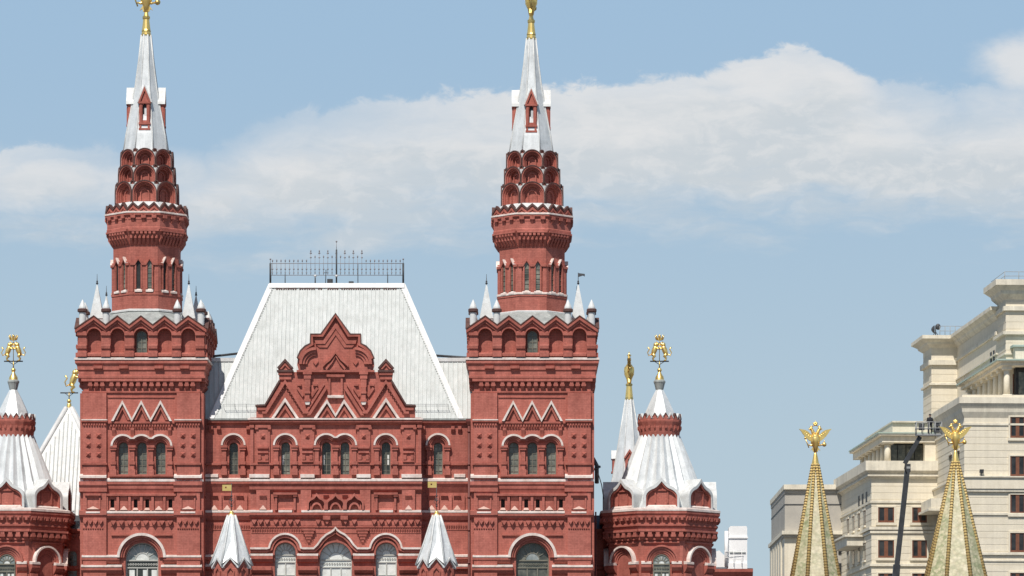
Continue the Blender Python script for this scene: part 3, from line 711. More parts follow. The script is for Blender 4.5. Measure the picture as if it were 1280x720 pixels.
    for a, yt, yb, hw in ((37.6, 231.4, 258, 14.6), (33.8, 210.6, 234, 13.1), (31.2, 190.8, 212, 12.0)):
        for i in range(8):
            M = M8(i, a); b = MB(); ys = yt+hw*1.02
            def ol(e): return [(-hw+e, yb)]+arc(0, ys, hw-e, n=14, ry=(ys-yt)-e)+[(hw-e, yb)]
            b.band(M, ol(-.7), ol(0), -1.6, .8, TIN); b.band(M, ol(0), ol(1.6), -3.5, .6, RED); b.band(M, ol(1.6), ol(3.2), -5.5, -1.4, REDD); b.band(M, ol(3.2), ol(4.8), -8.5, -3.6, RED)
            b.ext(M, ol(4.8), -9, -7.6, RED)
            b.band(M, ol(hw*.6), ol(hw*.6+1.4), -7.6, -5.8, RED)
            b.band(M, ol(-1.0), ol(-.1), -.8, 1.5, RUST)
            for sg in (-1, 1):
                A_ = [(sg*p[0], p[1]) for p in arc(0, ys, hw+.9, 178, 124, 8, ry=ys-yt+.9)]
                b.ext(M, A_+[(sg*-(a*.414+.1), A_[-1][1]+3.2)], -4, -.4, TIN)
            sub(b, 'kokoshnik')
            M = M8(i, a/cos(pi/8)-1.2, 1); b = MB(); y0 = yt-1.0
            b.band(M, arch(0, 2.8, y0, y0+5, 8), arch(0, 1.4, y0+1.4, y0+5, 8), -4, 0, RUST); b.ext(M, arch(0, 1.4, y0+1.4, y0+5, 8), -4, -1.5, REDD); b.ext(M, [(-7, yt+1.5), (7, yt+1.5), (3.6, yt+hw*.32), (1.2, yt+hw*.62), (-1.2, yt+hw*.62), (-3.6, yt+hw*.32)], -3.0, -1.6, TIN); sub(b, 'corner_kokoshnik')
    return dr

def eagle_mesh(c, h, m, m2, spin=0.0):
    """double-headed eagle with raised wings, orb and sceptre, standing on c, height h metres"""
    b = MB(); ca, sa = cos(spin), sin(spin)
    def W(x, y, z): x *= h; y *= h; z *= h; return (c[0]+x*ca-y*sa, c[1]+x*sa+y*ca, c[2]+z)
    Mx = lambda u, v, w: W(u, -w, v)
    b.tube([W(0, 0, .0), W(0, 0, .16), W(0, 0, .30), W(0, 0, .48), W(0, 0, .62)], [.06*h, .09*h, .155*h, .165*h, .09*h], m, 10)
    for sg in (-1, 1):
        b.tube([W(sg*.03, 0, .56), W(sg*.08, 0, .66), W(sg*.11, 0, .74), W(sg*.13, 0, .78)], [.07*h, .06*h, .05*h, .04*h], m, 8)
        b.ball(W(sg*.145, 0, .785), .066*h, m, 8, 6)
        b.tube([W(sg*.17, 0, .79), W(sg*.25, 0, .765)], .03*h, m2, 6, r1=.005*h)
        b.tube([W(sg*.14, 0, .83), W(sg*.14, 0, .875)], .03*h, m2, 8, r1=.045*h)
        wing = [(.09, .36), (.20, .42), (.33, .50), (.36, .62), (.50, .76), (.40, .74), (.44, .82)] if False else \
               [(.06, .58), (.16, .60), (.24, .68), (.34, .74), (.55, .78), (.47, .69), (.46, .67), (.42, .60), (.40, .59), (.36, .52), (.34, .51), (.29, .45), (.27, .44), (.21, .39), (.08, .34)]
        b.ext(Mx, [(sg*x, z) for x, z in wing], -.05, .05, m, back=True)
        for t in range(4):
            x0, z0 = .12+t*.055, .55+t*.035; b.tube([W(sg*x0, -.045, z0), W(sg*(x0+.14), -.03, z0-.08+t*.03)], .022*h, m, 6, r1=.008*h)
        b.tube([W(sg*.06, 0, .28), W(sg*.14, -.03, .22), W(sg*.24, -.03, .24)], [.05*h, .035*h, .02*h], m, 8)
        b.ext(Mx, [(sg*.0, .20), (sg*.05, .22), (sg*.17, .04), (sg*.10, .08), (sg*.08, .0), (0, .05)], -.03, .03, m, back=True)
    b.ball(W(.30, -.03, .25), .075*h, m2, 10, 8); b.tube([W(.30, -.03, .32), W(.30, -.03, .39)], .014*h, m2, 6)
    b.tube([W(-.22, -.03, .14), W(-.34, -.03, .46)], .018*h, m2, 6); b.ball(W(-.345, -.03, .47), .04*h, m2, 8, 6)
    b.ext(Mx, [(-.075, .54), (.075, .54), (.075, .42), (0, .34), (-.075, .42)], -.15, .15, m2, back=True)
    for i in range(5):
        a = -60+30*i; b.tube([W(0, 0, .93), W(.09*sin(radians(a)), 0, .93+.085*cos(radians(a)))], .022*h, m2, 6)
    b.ball(W(0, 0, .92), (.07*h, .05*h, .035*h), m, 10, 6); b.tube([W(0, 0, .97), W(0, 0, 1.04)], .012*h, m2, 6)
    b.tube([W(-.13, 0, .86), W(0, 0, .90), W(.13, 0, .86)], .014*h, m2, 6)
    return b

def spire(cx, y0, y1, profile, eagle_spin, has_eagle=True):
    """y0 tip (base of the gilded cone), y1 foot"""
    k = 1+OD/D; b = MB()
    b.ring(cx, OD, 8, profile, SPIRE)
    sp = part(b, 'spire'); sub = lambda mb, n: mb.build(n, sp)
    # standing ribs on the eight edges
    b = MB()
    for i in range(8):
        t = (i+.5)*pi/4; pts = []
        for a, y in profile:
            R = a/cos(pi/8)+.1; pts.append((((cx-640)+R*sin(t))*k*S, OD*S-R*cos(t)*k*S, EYE+(YH-y)*k*S))
        b = MB(); b.tube(pts, .055, TIN, 6); sub(b, 'spire_rib')
    ap = lambda y: next(profile[j][0]+(profile[j+1][0]-profile[j][0])*(y-profile[j][1])/(profile[j+1][1]-profile[j][1]) for j in range(len(profile)-1) if profile[j+1][1] <= y <= profile[j][1])
    dy = y1-190
    for i in range(4):
        M = face(cx, OD, 22.4, i*pi/2); b = MB()
        Y = lambda y: y+dy
        hole = [(-2.5, Y(154)), (-2.5, Y(136)), (0, Y(132.5)), (2.5, Y(136)), (2.5, Y(154))]
        b.ext(M, [(-6.8, Y(166)), (-6.8, Y(130)), (0, Y(114)), (6.8, Y(130)), (6.8, Y(166))], -15, 0, RED, [hole])
        b.box(M, -2.5, 2.5, Y(132), Y(154), -4, -2.6, DARKG); b.box(M, -.4, 2.4, Y(138), Y(154), -2.6, -2.2, SPIRE)
        for u in (-4.6, 4.6): b.box(M, u-1.3, u+1.3, Y(135), Y(157), 0, 1.5, REDD)
        b.box(M, -7.4, 7.4, Y(157), Y(159.5), -10, 1.8, REDD); b.box(M, -7.2, 7.2, Y(164), Y(166.5), -10, 1.6, REDD); b.box(M, -6.4, -4, Y(160), Y(164), 0, 1.2, REDD); b.box(M, 4, 6.4, Y(160), Y(164), 0, 1.2, REDD)
        b.band(M, [(-7.8, Y(131.5)), (0, Y(112)), (7.8, Y(131.5))], [(-5.6, Y(131.5)), (0, Y(117.5)), (5.6, Y(131.5))], -1, 1.8, REDD)
        b.box(M, -7.6, 7.6, Y(131), Y(133.4), 0, 1.6, REDD)
        lu = sub(b, 'lucarne')
        b = MB(); b.band(M, [(-9.2, Y(131.6)), (-8.4, Y(128)), (0, Y(109.6)), (8.4, Y(128)), (9.2, Y(131.6))], [(-7.8, Y(131.6)), (-7, Y(129)), (0, Y(112)), (7, Y(129)), (7.8, Y(131.6))], -16, 2.0 if i else 0.6, TIN)
        sub(b, 'lucarne_roof')
    # gilded cone
    b = MB(); g0 = y0
    b.ring(cx, OD, 12, [(6.3, g0+1.2), (6.3, g0-.6), (5.6, g0-1.4), (5.4, g0-4), (5.7, g0-5), (5.1, g0-7), (3.7, g0-19.5), (4.5, g0-20.5), (4.6, g0-23), (3.2, g0-24), (2.4, g0-28), (2.2, g0-30)], GOLD, smooth=False, mats=[GOLDD, GOLDD, None, GOLDD]+[None]*3+[GOLDD, GOLDD], cap1=True)
    sub(b, 'gilded_cone')
    X, Yy, Z = ((cx-640)*k*S, OD*S, EYE+(YH-(g0-29))*k*S)
    sub(eagle_mesh((X, Yy, Z), 2.9, GOLD, GOLDD, eagle_spin), 'gilded_eagle')
    return sp

DRUM_L = drum(False)
_ocx = OCX; OCX = 665.1
DRUM_R = drum(True); DRUM_R.location.z = -2*S
OCX = _ocx
prof = lambda dy, yt: [(27.4, 192+dy), (24.2, 170+dy), (18.6, 140+dy), (13.2, 109+dy), (9.0, 76+dy), (5.8, yt)]
spire(182.8, 44, 190, prof(0, 44), 0.0)
spire(664.0, 48.5, 193, prof(3, 48.5), radians(82))
dxT = (665.5-TCX)*S
b = MB(); c = Vector(((665.5+57.5-640)*S, (TD-57.5)*S, EYE+(YH-353)*S)); b.tube([c, c+Vector((0, 0, .85))], .025, IRON, 6); part(b, 'vane_pole')
b = MB(); b.add([(c.x, c.y-.015, c.z+.82), (c.x+.5, c.y-.015, c.z+.76), (c.x+.5, c.y-.015, c.z+.56), (c.x+.36, c.y-.015, c.z+.63), (c.x, c.y-.015, c.z+.52), (c.x, c.y+.015, c.z+.82), (c.x+.5, c.y+.015, c.z+.76), (c.x+.5, c.y+.015, c.z+.56), (c.x+.36, c.y+.015, c.z+.63), (c.x, c.y+.015, c.z+.52)], [(0, 1, 2, 3, 4), (5, 6, 7, 8, 9), (0, 1, 6, 5), (1, 2, 7, 6), (2, 3, 8, 7), (3, 4, 9, 8), (4, 0, 5, 9)], IRON); part(b, 'vane_flag')
TOWER_R = copy_tree(TOWER, MUS, dxT)
for o in PINS: copy_tree(o, MUS, dxT)
_w = [o for o in TOWER_R.children if o.name.startswith('arched_window')]
_w.sort(key=lambda o: -max(v.co.z for v in o.data.vertices))
_t = window_mesh(face(TCX, TD, THW, 0, 1.0), 0, 20.5, 678, 792, -7.5, GLASS, FRAME, 'fan', 1.2, False).build('arched_window_dark')
_w[0].data = _t.data; bpy.data.objects.remove(_t)

# ---------------- central block
C0 = plane(2.0)       # projecting centre
R0 = plane(28.0)      # recessed bays
CX = 419.6
def small_window(M, c, par, z=-8):
    par_sub = lambda mb, n: mb.build(n, par)
    w = window_mesh(M, c, 5.6, 552.5, 593, z, GLASS, FRAME)
    if round(c) in (357, 408, 482):
        u = c+(2.6 if c > 470 else -3.6); w.box(M, u-1, u+1.1, 568, 581, z+.05, z+.3, FROST)
    par_sub(w, 'window')
def columns(M, us, par):
    for u in us:
        b = MB(); b.box(M, u-4.4, u+4.4, 557, 560, 0, 6.2, REDD); b.box(M, u-3.7, u+3.7, 560, 563, 0, 5.2, RED)
        b.mold(M, u-2.5, u+2.5, [(0, 593), (0, 563), (3.8, 563), (3.8, 593)], RED)
        b.box(M, u-3.8, u+3.8, 577, 581, 0, 5.2, REDD); b.box(M, u-3.8, u+3.8, 586, 594, 0, 5, RED); b.build('window_column', par)

def central():
    M = C0
    b = MB()
    wins = [arch(c, 5.6, 552.5, 593) for c in (357, 408, 431.2, 482.4)]
    lows = [arch(356.6, 13.2, 678.4, 792), arch(CX, 20.2, 677.5, 792), arch(482.8, 13.2, 678.4, 792)]
    door = [arch(CX, 22, 880, 1002), arch(357, 14, 890, 1002), arch(482.4, 14, 890, 1002)]
    b.ext(M, [(313, 1028), (313, 522), (526.5, 522), (526.5, 1028)], -26.5, 0, RED, wins+lows+door)
    wall = part(b, 'central_bay'); sub = lambda mb, n: mb.build(n, wall)
    for c in (357, 408, 431.2, 482.4): small_window(M, c, wall)
    for c, hw, yt in ((356.6, 13.2, 678.4), (CX, 20.2, 677.5), (482.8, 13.2, 678.4)): sub(window_mesh(M, c, hw, yt, 792, -8, FROST, FRAMW, 'fan', 1.0), 'arched_window')
    for c, hw, yt in ((CX, 22, 880), (357, 14, 890), (482.4, 14, 890)): sub(window_mesh(M, c, hw, yt, 1002, -10, GLASS, FRAME, 'fan', 1.2), 'entrance_door')
    for cs in ([357], [408, 431.2], [482.4]):
        h1, h2 = scallop_hood(M, cs, 15.4, 541.8, 557, 2.3, 0, 6.5, WHITE); sub(h1, 'window_hood'); sub(h2, 'window_archivolt')
    columns(M, (345.5, 368.5, 396, CX, 443.2, 471, 494), wall)
    # eaves: white edge line, brackets, pilasters
    b = MB(); b.mold(M, 310, 529, [(-6, 522.2), (7.5, 523.2), (7.5, 525.2), (-6, 525.4)], WHITE); sub(b, 'eaves_edge')
    b = MB(); b.mold(M, 312, 527.6, [(0, 525.4), (6, 525.4), (6, 528), (3.5, 530), (0, 531.5)], REDD); sub(b, 'cornice')
    for p0, p1 in ((313, 317), (320.5, 337.5), (376, 393), (446.5, 463), (502.5, 519), (522.5, 526.5)):
        b = MB(); b.box(M, p0, p1, 531, 598, 0, 2.6, RED); b.box(M, p0-1, p1+1, 531.5, 535, 0, 4.4, REDD); sub(b, 'pilaster')
        if p1-p0 > 10:
            m_ = (p0+p1)/2; b = MB(); P = [M(m_-3, 543, 2.6), M(m_+3, 543, 2.6), M(m_+3, 549, 2.6), M(m_-3, 549, 2.6), M(m_, 545.4, 6)]
            b.add(P, [(0, 1, 4), (1, 2, 4), (2, 3, 4), (3, 0, 4)], REDD); sub(b, 'diamond_stud')
            b = MB()
            b.mold(M, m_-7, m_+7, [(2.6, 558), (5.6, 558.6), (5.6, 561), (2.6, 562)], REDD); b.mold(M, m_-6.6, m_+6.6, [(2.6, 564), (5, 564.6), (5, 566.6), (2.6, 568)], RED)
            b.box(M, m_-6.4, m_-2.6, 569, 575, 2.6, 5.4, REDD); b.box(M, m_+2.6, m_+6.4, 569, 575, 2.6, 5.4, REDD); b.mold(M, m_-7, m_+7, [(2.6, 575.4), (5.6, 576), (5.6, 578), (2.6, 578.6)], REDD); sub(b, 'pilaster_ornament')
            for t in (-1, 1):
                b = MB(); b.mold(M, m_+t*8-2, m_+t*8+2, [(0, 541), (0, 534), (4.6, 534), (4.6, 537)], REDD); sub(b, 'eaves_bracket')
    for a0, a1 in ((313, 351), (363, 402), (414, 425), (437.4, 476.4), (488.4, 526.5)):
        b = MB(); b.mold(M, a0, a1, [(0, 578.4), (3.6, 579), (3.6, 581.6), (0, 582.2)], REDD); sub(b, 'string_course')
    # ledge
    for a0, a1, m in ((312, 337, WHITE), (375.8, 393.4, WHITE), (446, 463.4, WHITE), (502, 527.4, WHITE), (346, 369, TIN), (410, 430, TIN), (471, 494, TIN)):
        if m is TIN: continue
        b = MB(); b.mold(M, a0, a1, [(0, 592.4), (7.6, 593.6), (7.6, 597.6), (0, 597.8)], m); sub(b, 'white_ledge')
    b = MB(); b.mold(M, 311, 528.4, [(0, 597.8), (7, 599.4), (7, 602), (0, 602.2)], WHITE); sub(b, 'white_ledge')
    b = MB(); b.mold(M, 312, 527.6, [(0, 602.2), (6.6, 602.2), (6.6, 605), (4.2, 608), (4, 612), (2.2, 614), (0, 616)], REDD); sub(b, 'cornice')
    # frieze
    for p0, p1 in ((320.5, 337.5), (376, 389), (450, 463), (502.5, 519)):
        b = MB(); b.box(M, p0, p1, 612, 640, 0, 3.4, RED); sub(b, 'pilaster')
        m_ = (p0+p1)/2; b = MB(); b.box(M, m_-4.2, m_+4.2, 619, 638, 3, 3.7, RED); b.mold(M, m_-4.2, m_+4.2, [(3.4, 620), (6.6, 620), (3.4, 626)], REDD); b.add([M(m_-4.6, 637.4, 3.4), M(m_+4.6, 637.4, 3.4), M(m_+4.6, 637.4, 6.4), M(m_-4.6, 637.4, 6.4), M(m_, 631.4, 3.4)], [(0, 1, 2, 3), (3, 2, 4), (0, 3, 4), (1, 2, 4)], PINK)
        if p0 < 330 or p1 > 510: sub(b, 'frieze_niche_hood')
    for c in (356.8, 482.4):
        b = MB(); b.box(M, c-15, c+15, 616, 618.8, 0, 6, REDD); b.box(M, c-15, c-9.6, 618.8, 621, 0, 5.2, REDD); b.box(M, c+9.6, c+15, 618.8, 621, 0, 5.2, REDD)
        b.box(M, c-13, c-10.4, 621, 638, 0, 3.6, RED); b.box(M, c+10.4, c+13, 621, 638, 0, 3.6, RED); b.mold(M, c-8.6, c+8.6, [(0, 618.8), (4.4, 618.8), (0, 623)], REDD)
        b.mold(M, c-9, c+9, [(0, 635), (0, 637.6), (2.6, 637.6)], RED); sub(b, 'frieze_panel')
    for c in (CX-23.6, CX, CX+23.6):
        b = MB(); o = ogee(c, 11.7, 616.6, 637.6); i1 = scale_poly(o, c, 637.6, .82); i2 = scale_poly(o, c, 637.6, .74); i3 = scale_poly(o, c, 637.6, .52)
        b.band(M, o, i1, 0, 7, RED); b.band(M, i1, i2, 0, 3.4, REDD); b.band(M, arc(c, 637.6, 7.2, n=10, ry=9.4), arc(c, 637.6, 5.2, n=10, ry=7.0), 0, 5.4, RED)
        sub(b, 'blind_ogee_arch')
    for c in (CX-35.5, CX-11.8, CX+11.8, CX+35.5):
        b = MB(); b.mold(M, c-3.4, c+3.4, [(0, 619), (3.6, 619), (0, 624.4)], REDD); sub(b, 'frieze_pendant')
    for a0, a1 in ((313, 341), (348.4, 365.4), (377, 462.5), (474.4, 491.4), (499, 526.5)):
        b = MB(); b.mold(M, a0, a1, [(0, 637.4), (6, 638.4), (6, 640.8), (0, 641)], WHITE); sub(b, 'white_ledge')
    b = MB(); b.mold(M, 312, 527.6, [(0, 641), (5.6, 641), (5.6, 644), (3, 647), (0, 648.6)], REDD); sub(b, 'cornice')
    us = [318, 326, 334, 345, 354, 363, 372, 398, 409, 432, 443, 468, 477, 486, 495, 505, 514, 522]
    sub(console_row(M, us, 650, 656.4, 5, 2.4, RED, .25, True), 'corbel_frieze')
    b = MB(); b.mold(M, 313, 526.5, [(0, 657.6), (2, 658), (2, 659.4), (0, 659.8)], REDD); sub(b, 'string_course')
    sub(console_row(M, rng(316, 392, 3.0)+rng(447, 524, 3.0), 661, 666, 2.6, .8, REDD, .2), 'dentil_band')
    for c in (408.5, 430.5):
        b = MB(); b.mold(M, c-4.6, c+4.6, [(0, 645), (6.4, 645), (6.4, 650), (0, 650)], REDD); b.mold(M, c-2.8, c+2.8, [(0, 650), (5, 650), (0, 656)], REDD); sub(b, 'cornice_bracket')
    for c in (386, 453.4):
        b = MB()
        for j in range(5): b.box(M, c-8+j*1.6, c+8-j*1.6, 661+j*3.6, 663.6+j*3.6, 0, 5.2-j*.7, REDD)
        b.mold(M, c-5, c+5, [(0, 663), (3.4, 663), (0, 680)], RED); sub(b, 'stepped_pendant')
    # hoods of the lower windows, one continuous white eyebrow
    L = [(313, 684.6), (334.2, 684.6)]
    q = arc(356.6, 687.6, 21.2, 172, 8, 14); L += q
    L += [(379.2, 684.6), (392, 684.6)]
    L += [(396, 680.5), (401, 673.5), (407, 667.8), (413, 664.6), (416.6, 662), (CX, 658.6)]
    R = [(2*CX-a, y) for a, y in reversed(L[:-1])]
    A = L+R
    def inner(e):
        out = []
        for i, (a, y) in enumerate(A):
            p = Vector(A[max(i-1, 0)]); n_ = Vector(A[min(i+1, len(A)-1)]); t = (n_-p).normalized(); nn = Vector((-t.y, t.x)); 
            if nn.y < 0: nn = -nn
            out.append((a+nn.x*e, y+nn.y*e))
        return out
    b = MB(); b.band(M, A, inner(2.4), 0, 7, WHITE); sub(b, 'arch_hood')
    b = MB(); b.band(M, inner(2.4), inner(6.0), 0, 4.8, RED); sub(b, 'archivolt')
    for c, r in ((356.6, 15.6), (CX, 22.6), (482.8, 15.6)):
        b = MB(); yt = 678.0; b.band(M, arch(c, r, yt-2.4, 694), arch(c, r-2.4, yt, 694), 0, 2.8, REDD); sub(b, 'archivolt')
    for a0, a1 in ((313, 341.4), (371.4, 398), (441.4, 468), (497.6, 526.5)):
        b = MB(); b.mold(M, a0, a1, [(0, 691.6), (6, 692.8), (6, 695), (0, 695.2)], WHITE); sub(b, 'white_ledge')
        b = MB(); b.mold(M, a0, a1, [(0, 695.2), (6, 695.2), (6, 699), (3.4, 702.6), (0, 704)], REDD); b.mold(M, a0+1.6, a1-1.6, [(0, 708), (7, 709), (7, 713), (4, 716), (0, 718)], REDD)
        b.box(M, a0+2, a1-2, 718, 792, 0, 2.4, RED); sub(b, 'window_pier')
    b = MB(); b.mold(M, 312, 527.6, [(0, 806), (5, 808), (5, 812), (0, 822)], WHITE); sub(b, 'lower_cornice')
    return wall
CENTRAL = central()

def recess_bay(c, x0, x1):
    M = R0; b = MB()
    b.ext(M, [(x0, 1028), (x0, 522), (x1, 522), (x1, 1028)], -13, 0, RED, [arch(c, 5.6, 553, 593), arch(c, 13, 885, 1002)])
    w = part(b, 'recessed_bay'); sub = lambda mb, n: mb.build(n, w)
    small_window(M, c, w); sub(window_mesh(M, c, 13, 885, 1002, -11, GLASS, FRAME, 'fan', 1.2), 'arched_window')
    h1, h2 = scallop_hood(M, [c], 15.4, 541.8, 557, 2.3, 0, 6.5, WHITE); sub(h1, 'window_hood'); sub(h2, 'window_archivolt')
    columns(M, (c-11.6, c+11.6), w)
    b = MB(); b.mold(M, x0, x1, [(-5, 522.4), (6, 523.4), (6, 525.6), (-5, 525.8)], ROOFG); sub(b, 'eaves_edge')
    b = MB(); b.mold(M, x0, x1, [(0, 525.8), (4.6, 525.8), (4.6, 528.4), (0, 531)], REDD); sub(b, 'cornice')
    for m_ in (c-18.5, c+18.5, c-28, c+27):
        if x0 < m_-2 and m_+2 < x1:
            b = MB(); b.mold(M, m_-2.2, m_+2.2, [(0, 542), (0, 533), (4.6, 533), (4.6, 537)], REDD); sub(b, 'eaves_bracket')
    for a0, a1 in ((x0, c-6), (c+6, x1)):
        b = MB(); b.mold(M, a0, a1, [(0, 578.4), (3.6, 579), (3.6, 581.6), (0, 582.2)], REDD); sub(b, 'string_course')
    b = MB(); b.mold(M, x0, x1, [(0, 597.4), (6, 599.2), (6, 602), (0, 602.2)], WHITE); sub(b, 'white_ledge')
    b = MB(); b.mold(M, x0, x1, [(0, 602.2), (5.6, 602.2), (5.6, 605), (3.2, 609), (0, 616)], REDD); sub(b, 'cornice')
    b = MB(); b.mold(M, c-35, c-19, [(0, 592.4), (6.6, 593.6), (6.6, 597), (0, 597.3)], WHITE) if c < CX else b.mold(M, c+20, c+34, [(0, 592.4), (6.6, 593.6), (6.6, 597), (0, 597.3)], WHITE); sub(b, 'white_ledge')
    for j in (-24, -8, 8, 24):
        if x0+5 < c+j < x1-5:
            b = MB(); b.box(M, c+j-4.4, c+j+4.4, 619, 638, -.4, .4, RED); b.mold(M, c+j-4.4, c+j+4.4, [(0, 620), (4, 620), (0, 626)], REDD); b.add([M(c+j-4.6, 637.4, 0), M(c+j+4.6, 637.4, 0), M(c+j+4.6, 637.4, 3.4), M(c+j-4.6, 637.4, 3.4), M(c+j, 631, 0)], [(0, 1, 2, 3), (3, 2, 4), (0, 3, 4), (1, 2, 4)], PINK); sub(b, 'frieze_niche_hood')
            b = MB(); b.box(M, c+j+6.6, c+j+9.4, 619, 637.4, 0, 2.6, RED); sub(b, 'frieze_pilaster')
    b = MB(); b.mold(M, x0, x1, [(0, 637.6), (5, 638.6), (5, 641), (0, 641.2)], WHITE); sub(b, 'white_ledge')
    b = MB(); b.mold(M, x0, x1, [(0, 641.2), (4.6, 641.2), (4.6, 645), (2, 650), (0, 652)], REDD); sub(b, 'cornice')
    sub(console_row(M, rng(x0+4, x1-4, 3.0), 656, 662, 2.6, .8, REDD, .2), 'dentil_band')
    for y in (693, 705):
        b = MB(); b.mold(M, x0, x1, [(0, y), (5, y+1.2), (5, y+3.4), (0, y+3.6)], WHITE); sub(b, 'white_ledge')
        b = MB(); b.mold(M, x0, x1, [(0, y+3.6), (4.6, y+3.6), (4.6, y+6), (0, y+9)], REDD); sub(b, 'impost_moulding')
    return w
recess_bay(292, 244, 318); recess_bay(547.6, 522, 598)

# ---------------- the gable
def gable():
    M = plane(2.0)
    half = [(320.4, 523.5), (320.4, 507.5), (331, 507), (349.6, 476), (347.8, 463.5), (366.5, 463.5), (366.5, 465), (373.4, 465), (373.4, 463.5), (371.6, 456), (372.4, 448),
            (376.2, 439.5), (382, 433.6), (388.8, 430), (388.8, 418.6), (401.8, 418.6), (CX, 393)]
    out = half+[(2*CX-a, y) for a, y in reversed(half[:-1])]
    b = MB(); b.ext(M, out, -9, 0, RED, back=True)
    g = part(b, 'gable'); sub = lambda mb, n: mb.build(n, g)
    mir = lambda L: [(2*CX-a, y) for a, y in L]
    # flashing + moulding along the top silhouette
    top = half[10:]; full = top+mir(reversed(top[:-1]))
    def inset(L, e):
        o = []
        for i, (a, y) in enumerate(L):
            p = Vector(L[max(i-1, 0)]); q = Vector(L[min(i+1, len(L)-1)]); t = (q-p).normalized(); n_ = Vector((-t.y, t.x)); o.append((a+n_.x*e, y+n_.y*e))
        return o
    b = MB(); b.band(M, inset(full, -1.6), full, -10, 5.4, RUST); sub(b, 'gable_flashing')
    b = MB(); b.band(M, full, inset(full, 3.6), 0, 5, REDD); sub(b, 'gable_cornice')
    b = MB(); v = [(388.8+4.6, 425.6), (404.2, 425.6), (CX, 404)]; V = v+mir(reversed(v[:-1])); v2 = [(394.6, 430), (406.4, 430), (CX, 411)]; V2 = v2+mir(reversed(v2[:-1]))
    v3 = [(399, 434.5), (409, 434.5), (CX, 419)]; V3 = v3+mir(reversed(v3[:-1]))
    b.band(M, V, V2, 0, 2.6, RED); b.band(M, V2, V3, 0, 1.4, REDD); sub(b, 'gable_moulding')
    for sg in (1, -1):
        f = (lambda L: L) if sg == 1 else mir
        # quarter-round sunk fans on the shoulders
        for r0, r1, w in ((20.5, 17, 6.4), (17, 13.6, 4.2), (13.6, 10.4, 2.2)):
            b = MB(); A = arc(394.6, 455, r0, 182, 88, 10); B = arc(394.6, 455, r1, 182, 88, 10); b.band(M, f(A), f(B), 0, w, RED); sub(b, 'fan_moulding')
        b = MB(); b.band(M, f([(391.4, 451), (394.6, 455), (397.8, 451)]), f([(391.4, 453), (394.6, 457), (397.8, 453)]), 0, 2, REDD); sub(b, 'chevron')
    v = [(403.6, 456), (408, 451.6), (413, 447.6), (CX, 439)]; V = v+mir(reversed(v[:-1]))
    b = MB(); b.band(M, V, [(a, y+3.4) for a, y in V], 0, 4.4, REDD); b.band(M, [(CX+(a-CX)*.8, y+4.6) for a, y in V], [(CX+(a-CX)*.7, y+7) for a, y in V], 0, 2.6, RED); sub(b, 'ogee_moulding')
    b = MB(); b.mold(M, 371, 2*CX-371, [(0, 462.4), (5.6, 463.2), (5.6, 465.4), (3.4, 467), (0, 468)], REDD, RUST); sub(b, 'gable_string')
    # central panel with white sill
    b = MB(); b.box(M, 410.6, 413.2, 470, 494, 0, 3, RED); b.box(M, 2*CX-413.2, 2*CX-410.6, 470, 494, 0, 3, RED)
    b.box(M, 408.4, 2*CX-408.4, 468.4, 471.6, 0, 4.4, REDD); b.mold(M, 413.2, 2*CX-413.2, [(0, 471.6), (3.4, 471.6), (0, 476)], REDD); sub(b, 'gable_panel')
    b = MB(); b.mold(M, 409.6, 2*CX-409.6, [(0, 493.8), (5, 495), (5, 497.6), (0, 497.8)], WHITE); sub(b, 'white_sill')
    # central W of white bands
    w = [(392.6, 523), (408.9, 499.4), (CX, 517.6)]; Wm = w+mir(reversed(w[:-1])); W2 = [(396.4, 523), (408.9, 504.4), (CX, 522), (2*CX-408.9, 504.4), (2*CX-396.4, 523)]
    b = MB(); b.band(M, Wm, W2, 0, 5.4, WHITE); sub(b, 'zigzag_trim')
    for sg in (1, -1):
        f = (lambda L: L) if sg == 1 else mir
        b = MB(); b.band(M, f([(398.8, 523), (408.9, 507.6), (419, 523)]), f([(402.4, 523), (408.9, 512.8), (415.4, 523)]), 0, 3, REDD); sub(b, 'gablet_moulding')
        # central sloping mouldings
        b = MB(); b.band(M, f([(384, 519.5), (406.4, 484)]), f([(388, 519.5), (409, 486.4)]), 0, 4.6, REDD); b.band(M, f([(380.4, 516), (405, 477.6)]), f([(383, 517.4), (406, 481)]), 0, 2.8, RED); sub(b, 'raking_moulding')
        # side gable: white triangle, inner niche, raking teeth
        c = 356.6
        b = MB(); b.band(M, f([(339.4, 523), (c, 497.4), (373.8, 523)]), f([(343, 523), (c, 502.6), (370.2, 523)]), 0, 5.4, WHITE); sub(b, 'zigzag_trim')
        b = MB(); b.band(M, f([(345, 523), (c, 506), (368.2, 523)]), f([(348.6, 523), (c, 511.4), (364.6, 523)]), 0, 3, REDD); sub(b, 'gablet_moulding')
        b = MB(); b.band(M, f([(328, 514.6), (331.6, 514.6), (c, 474.8), (381.6, 514.6), (386, 514.6)]), f([(328, 517.4), (333.4, 517.4), (c, 480), (379.6, 517.4), (386, 517.4)]), 0, 4.6, RED)
        for t in range(9):
            for s2 in (-1, 1):
                x = c+s2*(2.6+t*2.5); y = 483.5+t*3.9
                b.ext(M, f([(x-.9, y-2.2), (x+.9, y-2.2), (x+.9, y+2.6), (x-.9, y+2.6)]), 0, 3.6, REDD)
        sub(b, 'raking_teeth')
        b = MB(); b.band(M, f([(320.4-1, 506.4), (331, 505.6), (349, 475)]), f([(320.4-1, 508.4), (331.6, 508), (350.4, 477)]), -9.4, 4.4, RUST); sub(b, 'gable_flashing')
        b = MB(); b.band(M, f([(322, 510), (333, 510), (351, 479.6)]), f([(322, 513), (335, 513), (353, 482.4)]), 0, 3.4, REDD); sub(b, 'raking_moulding')
